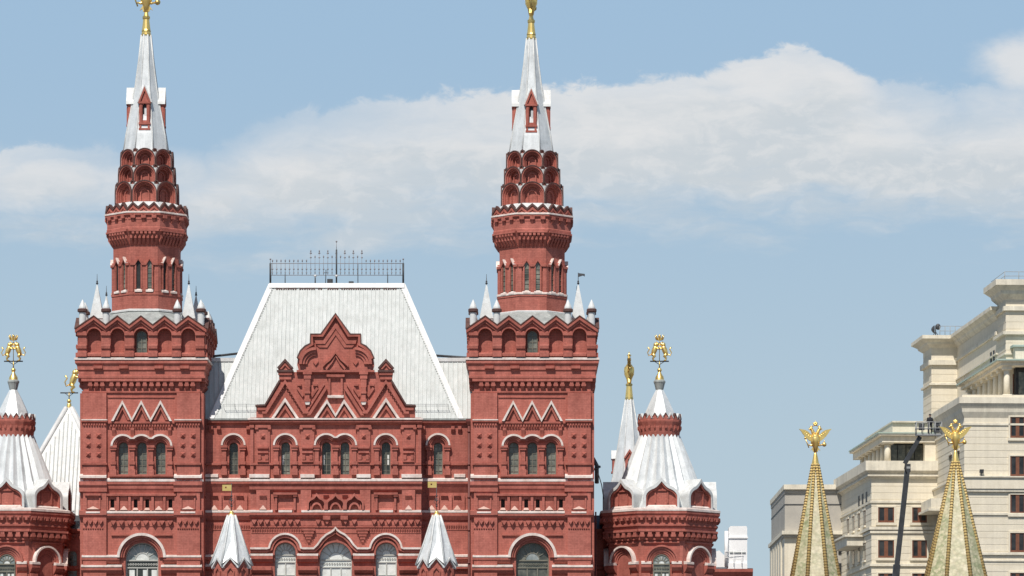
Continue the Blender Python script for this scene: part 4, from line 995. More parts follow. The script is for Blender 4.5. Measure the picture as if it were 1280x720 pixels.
        # little pedimented block
        b = MB(); b.ext(M, f([(348, 463), (348, 458.6), (c, 450.2), (365.4, 458.6), (365.4, 463)]), -8, 3.2, RED, back=True)
        b.band(M, f([(346.6, 459.8), (c, 448.6), (366.6, 459.8)]), f([(349, 461), (c, 452.4), (364.2, 461)]), -8, 5.0, RUST); b.band(M, f([(350, 462), (c, 454.4), (363.2, 462)]), f([(352.4, 462), (c, 457.2), (361, 462)]), 3, 5, REDD)
        b.ext(M, f([(346.4, 463), (366.8, 463), (366.8, 465.2), (346.4, 465.2)]), -8, 5.4, RUST); b.ext(M, f([(348, 465.2), (365.2, 465.2), (365.2, 469), (348, 469)]), 0, 4, REDD); b.ext(M, f([(349, 469), (364.2, 469), (364.2, 474.5), (349, 474.5)]), 0, 2.2, RED)
        sub(b, 'pediment_block')
        # hanging pendant pilaster
        b = MB()
        for x0, x1, y0, y1, w_, m_ in ((379, 390, 465, 468.5, 6, REDD), (380, 389, 468.5, 474, 5, RED), (381, 388, 474, 484, 4.4, RED), (381.6, 387.4, 484, 490, 5.2, REDD), (381, 388, 490, 492.4, 6, RED), (382, 387, 492.4, 499, 4.6, RED), (380.6, 388.4, 499, 502.5, 5.4, REDD)):
            b.ext(M, f([(x0, y0), (x1, y0), (x1, y1), (x0, y1)]), 0, w_, m_)
        b.ext(M, f([(381, 502.5), (388, 502.5), (386.6, 506.4), (382.4, 506.4)]), 0, 4.6, WHITE)
        sub(b, 'hanging_pendant')
        b = MB(); b.ext(M, f([(371.6, 480), (377, 480), (377, 482.6), (371.6, 482.6)]), 0, 3, REDD); b.ext(M, f([(391.4, 480), (397, 480), (397, 482.6), (391.4, 482.6)]), 0, 3, REDD)
        b.band(M, f([(371, 486), (378.4, 497)]), f([(373.6, 484), (380, 494)]), 0, 2.4, REDD); b.band(M, f([(390.4, 497), (398, 486)]), f([(389, 494), (395.6, 484)]), 0, 2.4, REDD)
        sub(b, 'gable_moulding')
    return g
gable()

# ---------------- main roof
def main_roof():
    A, B_, C_, E_ = P3(261.5, 523.5, 22), P3(578.6, 523.5, 22), P3(505.6, 355, 118), P3(336.6, 355, 118)
    A2, B2, C2, E2 = P3(236, 523.5, 420), P3(606, 523.5, 420), P3(505.6, 355, 330), P3(336.6, 355, 330)
    A2 = (A[0], 420*S, A[2]); B2 = (B_[0], 420*S, B_[2]); C2 = (C_[0], 330*S, C_[2]); E2 = (E_[0], 330*S, E_[2])
    b = MB(); b.add([A, B_, C_, E_, A2, B2, C2, E2], [(0, 1, 2, 3), (1, 5, 6, 2), (0, 3, 7, 4), (4, 5, 6, 7), (3, 2, 6, 7)], ROOF)
    r = part(b, 'main_roof'); sub = lambda mb, n: mb.build(n, r)
    A, B_, C_, E_ = map(Vector, (A, B_, C_, E_)); nrm = (B_-A).cross(E_-A).normalized(); 
    if nrm.y > 0: nrm = -nrm
    # standing seams
    b = MB(); n = 62
    for i in range(1, n):
        x = A.x+(B_.x-A.x)*i/n
        tl = (x-A.x)/(E_.x-A.x) if x < E_.x else 1.0; tr = (B_.x-x)/(B_.x-C_.x) if x > C_.x else 1.0
        t = min(1, tl, tr); p0 = Vector((x, A.y, A.z)); up = Vector((0, E_.y-A.y, E_.z-A.z)); p1 = p0+up*t
        if t < .04: continue
        h = .03+.025*random.random(); wd = .02
        V = [p0+Vector((-wd, 0, 0)), p0+Vector((wd, 0, 0)), p1+Vector((wd, 0, 0)), p1+Vector((-wd, 0, 0))]
        V += [v+nrm*h for v in V]
        b.add(V, [(4, 5, 6, 7), (0, 1, 5, 4), (1, 2, 6, 5), (2, 3, 7, 6), (3, 0, 4, 7)], SEAM)
    sub(b, 'seam_pattern')
    # hip and ridge caps
    def cap(p, q, wv, name, h=.14):
        b = MB(); p, q = Vector(p), Vector(q); wv = Vector(wv)
        V = [p, q, q+wv, p+wv]; V = V+[v+nrm*h for v in V]
        b.add(V, [(4, 5, 6, 7), (0, 1, 5, 4), (1, 2, 6, 5), (2, 3, 7, 6), (3, 0, 4, 7)], BOXW); sub(b, name)
    cap(A+Vector((-.05, 0, 0)), E_+Vector((-.05, 0, 0)), (.42, 0, 0), 'hip_cap', .05); cap(B_+Vector((.05, 0, 0)), C_+Vector((.05, 0, 0)), (-.42, 0, 0), 'hip_cap', .05)
    up = (E_-A); up = Vector((0, up.y, up.z)).normalized()
    cap(E_, C_, -up*.42, 'ridge_cap', .12)
    b = MB(); p = E_-up*.42; q = C_-up*.42; n_ = 52
    for i in range(n_):
        if random.random() < .12: continue
        x0 = p.x+.55+(q.x-p.x-1.1)*i/n_; x1 = x0+.11; V = []
        for x in (x0, x1):
            for o in (0, .13): V += [Vector((x, p.y, p.z))-up*o, Vector((x, p.y, p.z))-up*o+nrm*.06]
        b.add(V, [(0, 1, 3, 2), (4, 5, 7, 6), (1, 3, 7, 5), (0, 1, 5, 4), (2, 3, 7, 6)], RUST)
    sub(b, 'clip_strip')
    for P0, P1, sg in ((A, E_, 1), (B_, C_, -1)):
        b = MB(); n_ = 58; q0, q1 = P0.lerp(P1, .03)+Vector((sg*.40, 0, 0)), P0.lerp(P1, .99)+Vector((sg*.40, 0, 0)); b.add([q0+nrm*.02, q1+nrm*.02, q1+Vector((sg*.03, 0, 0))+nrm*.02, q0+Vector((sg*.03, 0, 0))+nrm*.02], [(0, 1, 2, 3)], BOXW)
        for i in range(2, n_):
            c = P0.lerp(P1, (i+.2*random.random())/n_)+Vector((sg*.40, 0, 0)); e = (P1-P0).normalized(); V = []
            for a, w_ in ((-.05, 0), (.05, 0), (.05, .08), (-.05, .08)): V += [c+e*a+Vector((sg*w_, 0, 0)), c+e*a+Vector((sg*w_, 0, 0))+nrm*.04]
            b.add(V, [(1, 3, 5, 7), (0, 2, 3, 1), (2, 4, 5, 3), (4, 6, 7, 5), (6, 0, 1, 7)], ROOFG)
        sub(b, 'clip_strip')
    # snow rail above the eaves
    for e, h in ((.9, .38), (.9, .62)):
        b = MB(); p0 = A+up*e+nrm*h; x0, x1 = A.x+1.1, B_.x-1.1
        b.tube([(x0, p0.y, p0.z), (x1, p0.y, p0.z)], .018, SEAM, 5)
        if h < .5:
            n_ = 20
            for i in range(n_+1):
                x = x0+(x1-x0)*i/n_; b.tube([(x, A.y+up.y*e, A.z+up.z*e), (x, p0.y+nrm.y*.3, p0.z+nrm.z*.3)], .018, SEAM, 5)
        sub(b, 'snow_rail')
    # ridge cresting
    k = 1+118/D; M = plane(122)
    b = MB(); T = lambda u, y: M(u, y, 0)
    for y in (329.4, 344): b.tube([T(338, y), T(504, y)], .026, RAILM, 5)
    i = 0; x = 340.6
    while x < 503.5:
        mid = 387.5 < x < 453.5
        tall = mid and (i % 2 == 1)
        yt = 314 if tall else (321 if mid else 326)
        b.tube([T(x, 344), T(x, yt)], .018, RAILM, 5); b.ball(T(x, yt), (.05, .05, .11), RAILM, 6, 4)
        if tall: b.ball(T(x, yt+2.6), (.09, .04, .07), RAILM, 6, 4); b.ball(T(x, 322), (.08, .04, .06), RAILM, 6, 4)
        b.ball(T(x, 336.5), (.07, .03, .07), RAILM, 6, 4); b.ball(T(x, 341), (.06, .03, .05), RAILM, 6, 4); i += 1; x += 5.32
    sub(b, 'ridge_cresting')
    for x, y, r_ in ((338, 329, .075), (504, 329, .075), (420.6, 312, .06), (356.4, 343, .035), (394, 347, .05), (447.4, 330, .03), (484.6, 343, .035)):
        b = MB(); b.tube([T(x, 355.4), T(x, y)], r_, IRON, 8)
        if y < 330 and x < 600: b.tube([T(x, y), T(x, y-5 if x != 420.6 else 302)], .02, RAILM, 5); b.ball(T(x, y-5 if x != 420.6 else 302), .07, RAILM, 8, 6)
        if x in (394, 420.6): b.ball(T(x, 345), .11, BOXW, 8, 6)
        sub(b, 'cresting_post')
    b = MB(); b.tube([T(407, 354), T(407.5, 337)], .03, IRON, 6); b.tube([T(404.5, 341), T(410, 341)], .025, IRON, 5); b.box(M, 409, 416, 349, 354, -3, 3, IRON); sub(b, 'roof_antenna'); b = MB(); b.box(M, 436, 442, 352, 354.6, -3, 3, IRON); sub(b, 'roof_hatch')
    # lower wing roof between the towers
    for (x0, x1) in ((238, 330), (512, 604)):
        b = MB(); a, c2, c3, c4 = P3(x0, 523.4, 27), P3(x1, 523.4, 27), P3(x1, 450, 70), P3(x0, 450, 70)
        b.add([a, c2, c3, c4, (c3[0], 170*S, a[2]), (c4[0], 170*S, a[2])], [(0, 1, 2, 3), (3, 2, 4, 5)], ROOF)
        wr = part(b, 'wing_roof')
        x0, x1 = (256, 330) if x0 < 400 else (512, 594); b = MB()
        for x in range(int(x0), int(x1), 6):
            a = Vector(P3(x, 523, 27.2)); c = Vector(P3(x, 450.6, 69.6)); nr = Vector((0, -.86, .5)); V = [a+Vector((-.02, 0, 0)), a+Vector((.02, 0, 0)), c+Vector((.02, 0, 0)), c+Vector((-.02, 0, 0))]; V += [v+nr*.05 for v in V]
            b.add(V, [(4, 5, 6, 7), (0, 1, 5, 4), (2, 3, 7, 6), (1, 2, 6, 5), (3, 0, 4, 7)], SEAM)
        b.build('seam_pattern', wr)
        b = MB(); Mp = plane(69); b.box(Mp, x0-18, x1+10, 447.4, 452, -2, 2, BOXW); b.build('ridge_cap', wr)
    for pts in (((252, 447, 92), (300, 441.6, 112)), ((544, 444.4, 112), (592, 447.6, 92))):
        b = MB(); b.tube([P3(*p) for p in pts], .09, IRON, 6); part(b, 'roof_pipe')
main_roof()

# ---------------- corner turrets with fluted tent roofs
def beast(b, c, h, sg, m):
    """small rampant animal, side on; c its hind foot point, h metres tall, sg = facing (+1 right)"""
    W = lambda x, z, y=0.0: (c[0]+sg*x*h, c[1]+y*h, c[2]+z*h)
    b.tube([W(-.04, .30), W(.0, .42), W(.05, .56), W(.10, .70), W(.14, .80)], [.10*h, .13*h, .145*h, .13*h, .10*h], m, 8)
    b.ball(W(.20, .88), (.12*h, .10*h, .10*h), m, 8, 6); b.tube([W(.27, .88), W(.36, .84)], .055*h, m, 6, r1=.03*h); b.ball(W(.12, .84), (.13*h, .13*h, .14*h), m, 8, 6)
    b.tube([W(.16, .96), W(.15, 1.04)], .03*h, m, 5, r1=.01*h)
    for y in (-.08, .08):
        b.tube([W(-.05, .34, y), W(.06, .22, y), W(-.04, .12, y), W(.0, .0, y), W(.10, .0, y)], [.10*h, .075*h, .05*h, .04*h, .03*h], m, 6)
        b.tube([W(.12, .68, y), W(.26, .62 if y < 0 else .70, y), W(.34, .70 if y < 0 else .60, y)], [.06*h, .045*h, .03*h], m, 6)
    b.tube([W(-.12, .34), W(-.26, .26), W(-.32, .44), W(-.22, .60), W(-.30, .72)], [.035*h, .03*h, .03*h, .03*h, .05*h], m, 6)

def corner_turret(cx, d, finial_dx):
    k = 1+d/D; b = MB(); A = 66.0
    b.ring(cx, d, 8, [(A-2, 1018), (A-2, 700), (A-2, 680), (A, 679), (A, 668), (A+3, 667), (A+4, 660), (A+4, 657), (A+7, 648)], RED)
    t = part(b, 'corner_turret'); sub = lambda mb, n: mb.build(n, t)
    b = MB(); b.ring(cx, d, 8, [(70, 639.6), (74.6, 641), (74.6, 643.6), (73.6, 644)], WHITE); sub(b, 'white_ledge')
    b = MB(); b.ring(cx, d, 8, [(70, 644), (74, 644.1), (74, 647), (72.4, 649), (70, 650)], REDD); sub(b, 'cornice')
    b = MB(); b.ring(cx, d, 8, [(70, 659.6), (71.6, 660), (71.6, 662), (70, 663)], REDD); sub(b, 'string_course')
    for i in range(8):
        if i == 4 or i == 3 or i == 5: continue
        a = i*pi/4
        M = face(cx, d, A+4, a); b = MB()
        for j in range(6):
            u = -25+j*10; b.mold(M, u-3.6, u+3.6, [(0, 650), (4.4, 650), (4.4, 652), (0, 658)], REDD); b.box(M, u-1.5, u+1.5, 651, 655, 0, 4.8, RED)
        sub(b, 'corbel_frieze')
        M = face(cx, d, A, a); b = MB()
        for j in range(6): u = -24+j*9.6; b.mold(M, u-2.4, u+2.4, [(0, 679), (0, 669), (5, 669), (5, 673)], RED); b.box(M, u-3.2, u+3.2, 672.6, 675.4, 0, 5.4, REDD)
        b.mold(M, -28.6, 28.6, [(0, 666.6), (5.6, 666.6), (5.6, 669), (0, 669)], RED); sub(b, 'corbel_table')
        M = face(cx, d, A-2, a); b = MB(); b.mold(M, -22, 22, [(0, 680.6), (2.6, 681), (2.6, 683), (0, 683.4)], REDD); sub(b, 'string_course')
        def ol(r, yb): return [(-r, yb)]+arc(0, 706, r, n=16)+[(r, yb)]
        b = MB(); b.band(M, ol(20.5, 707), ol(18.4, 707), 0, 6, WHITE if i else RED); sub(b, 'arch_hood')
        b = MB(); b.band(M, ol(18.4, 707), ol(15.6, 707), 0, 4, RED); b.band(M, ol(15.6, 707), ol(12.8, 707), 0, 2.4, REDD); b.band(M, ol(12.8, 707), ol(10.6, 707), 0, 1.2, RED); sub(b, 'archivolt')
        if i in (0,): sub(window_mesh(M, 0, 10.4, 697, 790, .2, GLASS, FRAME, 'fan', .9), 'arched_window')
        else:
            b = MB(); b.ext(M, arch(0, 10.4, 697, 790), 0, .5, REDD); sub(b, 'blind_niche')
        for sg in (-1, 1):
            b = MB(); u0, u1 = sorted((sg*12.5, sg*25)); b.mold(M, u0, u1, [(0, 705), (6, 706.4), (6, 709), (0, 709)], WHITE); sub(b, 'white_ledge')
            b = MB(); b.mold(M, u0, u1, [(0, 709), (5.4, 709), (5.4, 713), (3, 717), (0, 720)], REDD); b.box(M, min(sg*14, sg*25), max(sg*14, sg*25), 720, 790, 0, 3, RED); sub(b, 'impost_moulding')
    # kokoshnik dormers with barrel roofs
    for i in range(8):
        M = face(cx, d, 68, i*pi/4); b = MB(); yb, yt = 640, 602.5
        o = ogee(0, 22, yt, yb); i1 = scale_poly(o, 0, yb, .875); i2 = scale_poly(o, 0, yb, .80)
        b.band(M, o, i1, -30, 2.6, TIN); b.band(M, i1, i2, -3, 1.2, REDD); b.ext(M, i2, -4, -2.4, RED)
        b.box(M, -8, 8, 617, 618.6, -2.4, -.6, REDD); b.box(M, -8.6, -7, 618, 634, -2.4, -1, REDD); b.box(M, 7, 8.6, 618, 634, -2.4, -1, REDD)
        b.mold(M, -19, 19, [(-2.4, 636), (1.4, 638), (1.4, 640), (-2.4, 640)], WHITE); sub(b, 'kokoshnik_dormer')
    # fluted roof: pleated cone
    b = MB(); n = 52; prof = [(66, 641), (47, 604), (40, 585), (33, 567), (24.4, 545)]; V = []
    for a, y in prof:
        for q in range(n):
            R = a+(2.4 if q % 2 else -2.4)*min(1, a/44); th = 2*pi*q/n
            V.append((((cx-640)+R*sin(th))*k*S, d*S-R*cos(th)*k*S, EYE+(YH-y)*k*S))
    b.add(V, [(j*n+q, j*n+(q+1) % n, (j+1)*n+(q+1) % n, (j+1)*n+q) for j in range(len(prof)-1) for q in range(n)], SPIRE)
    rf = part(b, 'fluted_roof'); sub = lambda mb, n: mb.build(n, rf)
    b = MB(); b.ring(cx, d, 16, [(24, 548.4), (24.6, 546), (25.4, 540), (26, 534), (27.4, 529), (27.4, 527), (26, 526)], RED, mats=[REDD, None, None, REDD, REDD]); sub(b, 'crown_ring')
    b = MB()
    for i in range(24):
        th = 2*pi*i/24; M = face(cx, d, 26.2, th)
        b.mold(M, -1.2, 1.2, [(-1, 541), (-1, 533.5), (1.4, 533.5), (1.4, 537)], REDD)
        b.ext(M, [(-3.5, 528), (-3.5, 524.6), (0, 519.4), (3.5, 524.6), (3.5, 528)], -1.2, .8, RED, back=True); b.band(M, [(-3.7, 523.8), (0, 518), (3.7, 523.8)], [(-3.7, 525.4), (0, 520), (3.7, 525.4)], -2.4, 1.2, RUST if i % 2 else TIN)
    b.ring(cx, d, 24, [(25.6, 529), (26.4, 529), (26.4, 525.6), (25.6, 525.6)], RED); sub(b, 'crown_parapet')
    b = MB(); b.ring(cx, d, 8, [(26, 525), (19.5, 521), (17, 514), (10.4, 499), (4.6, 487.6)], SPIRE); sub(b, 'upper_tent')
    b = MB(); b.ring(cx, d, 14, [(4.4, 488), (5.0, 486), (6.6, 479.4), (7.2, 478.4), (7.2, 476.4), (5.8, 475)], ROOFG, smooth=False, cap1=True); sub(b, 'finial_urn')
    b = MB(); b.ring(cx, d, 12, [(5.6, 475), (5, 471.4), (2.6, 467.4), (1.6, 465)], GOLD, smooth=True); c = Vector((((cx-640))*k*S, d*S, EYE+(YH-462.6)*k*S)); b.ball(c, 2.9*S, GOLD); b.tube([c, c+Vector((0, 0, .7))], .05, GOLDD, 6); sub(b, 'gilded_ball')
    z0 = EYE+(YH-451.6)*k*S
    b = MB(); b.tube([(c.x-.72, c.y, z0), (c.x+.72, c.y, z0)], .05, IRON, 6)
    for sg in (-1, 1): b.tube([(c.x, c.y, z0-.25), (c.x+sg*.4, c.y, z0)], .03, IRON, 5)
    sub(b, 'vane_bar')
    for sg in (-1, 1): b = MB(); beast(b, (c.x-sg*.46, c.y, z0+.06), 1.42, sg, GOLD); sub(b, 'gilded_beast')
    b = MB(); zc = z0+1.62; b.tube([(c.x, c.y, z0), (c.x, c.y, zc)], .03, GOLDD, 5)
    b.ring(cx, d, 10, [(4.2, YH-(zc-EYE)/k/S), (4.0, YH-(zc+.18-EYE)/k/S)], GOLD, smooth=True)
    for i in range(8):
        th = i*pi/4; p = Vector((c.x+4.2*S*sin(th), c.y-4.2*S*cos(th), zc+.05)); b.tube([p, p+Vector((.10*sin(th), -.10*cos(th), .34))], .055, GOLD, 6, r1=.02)
    b.ball((c.x, c.y, zc+.3), .12, GOLD, 8, 6); sub(b, 'gilded_crown')
    return t
corner_turret(824.4, 118, 0); corner_turret(16.8, 118, 0)

# ---------------- side walls of the museum behind the towers and the connecting bays
def rear_mass():
    b = MB(); 
    b.rect(140, 700, 110, 1500, [(0, 1028), (0, 540)], RED); 
    o = part(b, 'rear_wing')
    b = MB(); x0, x1, d0, d1 = [(140-640)*S, (700-640)*S, 112*S, 1500*S]; z0, z1 = EYE+(YH-540)*S, EYE+(YH-480)*S; xm0, xm1 = x0+9, x1-9
    b.add([(x0, d0, z0), (x1, d0, z0), (x1, d1, z0), (x0, d1, z0), (x0+9, d0+9, z1), (x1-9, d0+9, z1), (x1-9, d1-9, z1), (x0+9, d1-9, z1)], [(0, 1, 5, 4), (1, 2, 6, 5), (2, 3, 7, 6), (3, 0, 4, 7), (4, 5, 6, 7)], ROOFG); b.build('wing_roof', o)
    # linking bays between tower and corner turret
    for x0, x1, wx in ((60, 112, 91), (742, 800, 762)):
        M = plane(126); b = MB(); b.ext(M, [(x0, 1024), (x0, 662), (x1, 662), (x1, 1024)], -90, 0, RED); l = part(b, 'link_bay')
        b = MB(); b.mold(M, x0, x1, [(0, 660), (5, 661.4), (5, 664), (0, 668)], REDD, ROOFG); b.build('cornice', l)
        b = console_row(M, rng(x0+3, x1-3, 4), 668, 674, 3, 1.1, REDD); b.build('dentil_band', l)
        window_mesh(M, wx, 5.4, 689, 730, .3, GLASS, FRAME).build('window', l)
        b = MB(); b.mold(M, x0, x1, [(0, 707), (5, 708.4), (5, 711), (0, 714)], REDD); b.build('string_course', l)
        b = MB(); b.add([M(x0, 661, 4), M(x1, 661, 4), M(x1, 640, -60), M(x0, 640, -60)], [(0, 1, 2, 3)], IRON); b.build('lean_to_roof', l)
rear_mass()

def drainpipe(x, w, y0, y1, m, d=0, head=True, r=.10):
    M = plane(d); b = MB(); T = lambda y, ww=0: M(x, y, w+ww)
    b.tube([T(y0), T(y1)], r, m, 8)
    y = y0+12
    while y < y1: b.tube([T(y), T(y+2.2)], r*1.35, m, 8); y += 41
    if head: b.ring(x, d-w, 8, [(2, y0+5), (4, y0), (4, y0-3)], m, 1+(d-w)/D, cap1=True)
    return part(b, 'drainpipe')
drainpipe(255.6, 6, 527, 1020, PIPE, 28); drainpipe(586.4, 6, 527, 1020, PIPE, 28)
drainpipe(744.6, 3, 640, 1010, PIPE, 75, r=.06, head=False)
b = MB(); b.tube([P3(741, 573, 60), P3(746, 582, 62), P3(746, 604, 70)], .16, IRON, 8); b.tube([P3(740, 588, 60), P3(750.5, 583, 62)], .09, IRON, 6); b.tube([P3(746, 586, 62), P3(752, 606, 80), P3(757, 640, 110)], .035, IRON, 6); part(b, 'gutter_hopper')

# ---------------- little porch turrets in front of the recessed bays
def porch_turret(cx, d, flag_dx, flag_y):
    k = 1+d/D; b = MB(); n = 8
    b.ring(cx, d, 8, [(19, 1030), (19, 725), (21.5, 722), (21.5, 712), (18, 704)], RED); t = part(b, 'porch_turret'); sub = lambda mb, nn: mb.build(nn, t)
    # concave-faced tent: sharp ribs with creased faces
    V = []; prof = [(25.0, 707), (15.2, 679), (8.6, 657), (4.4, 644)]
    for a, y in prof:
        for q in range(16):
            th = q*pi/8; R = a/cos(pi/8)*(1.03 if q % 2 else .86)
            yy = y
            if y > 700 and q % 2 == 0: yy = 697.5; R = 22.2
            V.append((((cx-640)+R*sin(th))*k*S, d*S-R*cos(th)*k*S, EYE+(YH-yy)*k*S))
    b = MB(); b.add(V, [(j*16+q, j*16+(q+1) % 16, (j+1)*16+(q+1) % 16, (j+1)*16+q) for j in range(3) for q in range(16)], SPIRE); b.add(V[-16:], [tuple(range(16))], TIN)
    sub(b, 'tent_roof')
    b = MB()
    for q in range(8):
        th = (q+.5)*pi/4; pts = []
        for a, y in prof: R = a/cos(pi/8)*1.03; pts.append((((cx-640)+R*sin(th))*k*S, d*S-R*cos(th)*k*S, EYE+(YH-y)*k*S))
        b = MB(); b.tube(pts, .075, TIN, 6); sub(b, 'tent_rib')
    for q in range(8):
        M = face(cx, d, 22.6, q*pi/4); b = MB()
        b.ext(M, [(-9.2, 726), (-9.2, 711), (0, 700.6), (9.2, 711), (9.2, 726)], -4, -1.4, RED); b.band(M, [(-10.4, 709.4), (0, 697.6), (10.4, 709.4)], [(-9.6, 711.4), (0, 700), (9.6, 711.4)], -3, 1.8, TIN)
        b.band(M, [(-5, 726), (-5, 715), (0, 709), (5, 715), (5, 726)], [(-3.6, 726), (-3.6, 716), (0, 711.4), (3.6, 716), (3.6, 726)], -1, .8, REDD); sub(b, 'gablet')
    b = MB(); c = Vector(((cx-640)*k*S, d*S, EYE+(YH-641)*k*S)); b.ring(cx, d, 10, [(4.6, 645), (3.6, 642.5), (1.4, 640)], GOLD, smooth=True); b.ball(c, .17, GOLD, 10, 8); sub(b, 'gilded_ball')
    b = MB(); b.tube([c, c+Vector((0, 0, 2.2))], .03, IRON, 6); 
    for z in (.5, .9, 1.25): b.ball(c+Vector((0, 0, z)), (.09, .09, .06), IRON, 8, 6); 
    for sg in (-1, 1): b.tube([c+Vector((0, 0, .55)), c+Vector((sg*.2, 0, .8)), c+Vector((sg*.05, 0, 1.1))], .02, IRON, 5)
    v = sub(b, 'vane_pole')
    M = plane(d); b = MB(); y = flag_y; x0, x1 = sorted((cx, cx+flag_dx))
    b.ext(M, [(x0, y), (x1, y), (x1, y+7.6), (x0, y+7.6)], -.5, .5, GOLD, [[(x0+3.4, y+2.4), (x0+5.4, y+2.4), (x0+5.4, y+4.4), (x0+3.4, y+4.4)]], back=True); sub(b, 'gilded_flag')
porch_turret(289.4, -60, -11.5, 606); porch_turret(545.8, -60, -11, 602)

# ---------------- things farther back on the museum
def rear_spire():
    d = 800.0; cx = 786.4; k = 1+d/D
    b = MB(); b.ring(cx, d, 8, [(24, 640), (21.5, 602), (13, 552), (4.6, 499.5)], SPIRE); s_ = part(b, 'rear_spire'); sub = lambda mb, n: mb.build(n, s_)
    b = MB()
    for q in range(8):
        th = (q+.5)*pi/4; pts = [(((cx-640)+a/cos(pi/8)*sin(th))*k*S, d*S-a/cos(pi/8)*cos(th)*k*S, EYE+(YH-y)*k*S) for a, y in ((24, 640), (21.5, 602), (13, 552), (4.6, 499.5))]; b = MB(); b.tube(pts, .06, TIN, 6); sub(b, 'spire_rib')
    b = MB(); b.ring(cx, d, 8, [(30, 1040), (30, 660), (33, 655), (33, 640), (24, 636)], RED); sub(b, 'rear_tower')
    for i in range(4):
        M = face(cx, d, 21, i*pi/2); b = MB(); b.ext(M, [(-5.4, 592), (-5.4, 573), (0, 565), (5.4, 573), (5.4, 592)], -14, 0, RED); b.ext(M, arch(0, 2, 575, 588, 8), 0, .4, DARKG); b.band(M, [(-7, 574), (0, 563), (7, 574)], [(-5.4, 575), (0, 567), (5.4, 575)], -14, 1.4, TIN if i else REDD); b.box(M, -5.8, 5.8, 589.6, 592, -8, 1.4, REDD); sub(b, 'lucarne')
    b = MB(); b.ring(cx, d, 10, [(5, 500), (4.6, 497), (3.2, 482.5), (4, 482), (4, 480), (2.4, 479)], GOLD, cap1=True, mats=[GOLDD, None, GOLDD, GOLDD]); sub(b, 'gilded_cone')
    sub(eagle_mesh(((cx-640)*k*S, d*S, EYE+(YH-480)*k*S), 2.7, GOLD, GOLDD, radians(88)), 'gilded_eagle')
rear_spire()
def rear_tent():
    d = 330.0; cx = 86.4; k = 1+d/D
    b = MB(); b.ring(cx, d, 4, [(82, 668), (44, 592), (3.2, 510)], TIN); s_ = part(b, 'rear_tent_roof'); sub = lambda mb, n: mb.build(n, s_)
    for i in range(4):
        t = (i+.5)*pi/2; pts = [(((cx-640)+a*1.4142*sin(t))*k*S, d*S-a*1.4142*cos(t)*k*S, EYE+(YH-y)*k*S) for a, y in ((82, 668), (44, 592), (3.2, 510))]
        b = MB(); b.tube(pts, .20, BOXW, 6); sub(b, 'hip_cap')
    b = MB()
    M = face(cx, d, 0, 0)
    for j in range(-13, 14):
        u = j*5.0
        if abs(u) < 76:
            y1 = max(517+abs(u)/44*82*.97, 517); y1 = 510+(abs(u)+3.2-3.2)*2.0+8
            w = lambda y: 3.2+(y-510)*(40.8/82) if y < 592 else 44+(y-592)*.5
            if y1 < 660: b.tube([M(u, 664, w(664)+.4), M(u, 592, w(592)+.4), M(u, min(y1, 591), w(min(y1, 591))+.4)] if y1 < 590 else [M(u, 664, w(664)+.4), M(u, y1, w(y1)+.4)], .04, SEAM, 5)
    sub(b, 'seam_pattern')
    b = MB(); b.ring(cx, d, 4, [(80, 1060), (80, 672), (83, 670), (83, 667)], RED); sub(b, 'tent_base')
    b = MB(); b.ring(cx, d, 10, [(3, 511), (2.6, 505), (2.0, 504)], GOLD, smooth=True); c = Vector(((cx-640)*k*S, d*S, EYE+(YH-501.4)*k*S)); b.ball(c, .17, GOLD, 10, 8); b.tube([c, c+Vector((0, 0, .75))], .045, GOLDD, 6); sub(b, 'gilded_ball')
    z = c.z+.66; b = MB(); b.tube([(c.x-.7, c.y, z), (c.x+.72, c.y, z)], .05, IRON, 6); b.tube([(c.x-.35, c.y, z), (c.x, c.y, z-.3), (c.x+.35, c.y, z)], .03, IRON, 5); sub(b, 'vane_bar')
    b = MB(); beast(b, (c.x+.25, c.y, z+.05), 1.85, 1, GOLD); sub(b, 'gilded_beast')
rear_tent()
def roof_vent():
    d = 260.0; M = plane(d)
    b = MB(); b.ext(M, [(878, 1030), (878, 714), (939, 714), (939, 1030)], -120, 0, RED); r = part(b, 'side_annexe')
    b = MB(); b.mold(M, 876, 941, [(-4, 710), (5, 711.4), (5, 715), (2, 720), (0, 722)], REDD, RUST); b.build('cornice', r)
    b = MB(); b.ext(M, [(911, 708), (911, 660), (913, 657.6), (933, 657.6), (934, 660), (934, 708)], -14, 0, VENTW, back=True)
    b.box(M, 910, 935, 671, 673, -15, 1.4, VENTW); b.box(M, 909.4, 934, 704, 711, -16, 2.4, VENTW); b.box(M, 912, 932, 690, 691.4, 0, 1.2, ROOFG); v = part(b, 'roof_vent')
    b = MB(); b.tube([M(908, 708, 2), M(908, 664, 2)], .16, VENTW, 8); b.build('vent_pipe', v)
    b = MB(); b.ext(M, [(893, 709), (893, 690), (899, 688), (906, 695), (909, 702), (909, 709)], -12, 1, VENTW, back=True); b.build('vent_cowl', v)
    b = MB(); b.tube([M(906, 690, 5), M(928, 688, 5)], .02, VENTW, 5); b.tube([M(906, 697, 5), M(926, 700, 5)], .02, VENTW, 5)
    for x in (906, 917, 927): b.tube([M(x, 709, 5), M(x, 688, 5)], .02, VENTW, 5)
    b.build('vent_rail', v)
roof_vent()

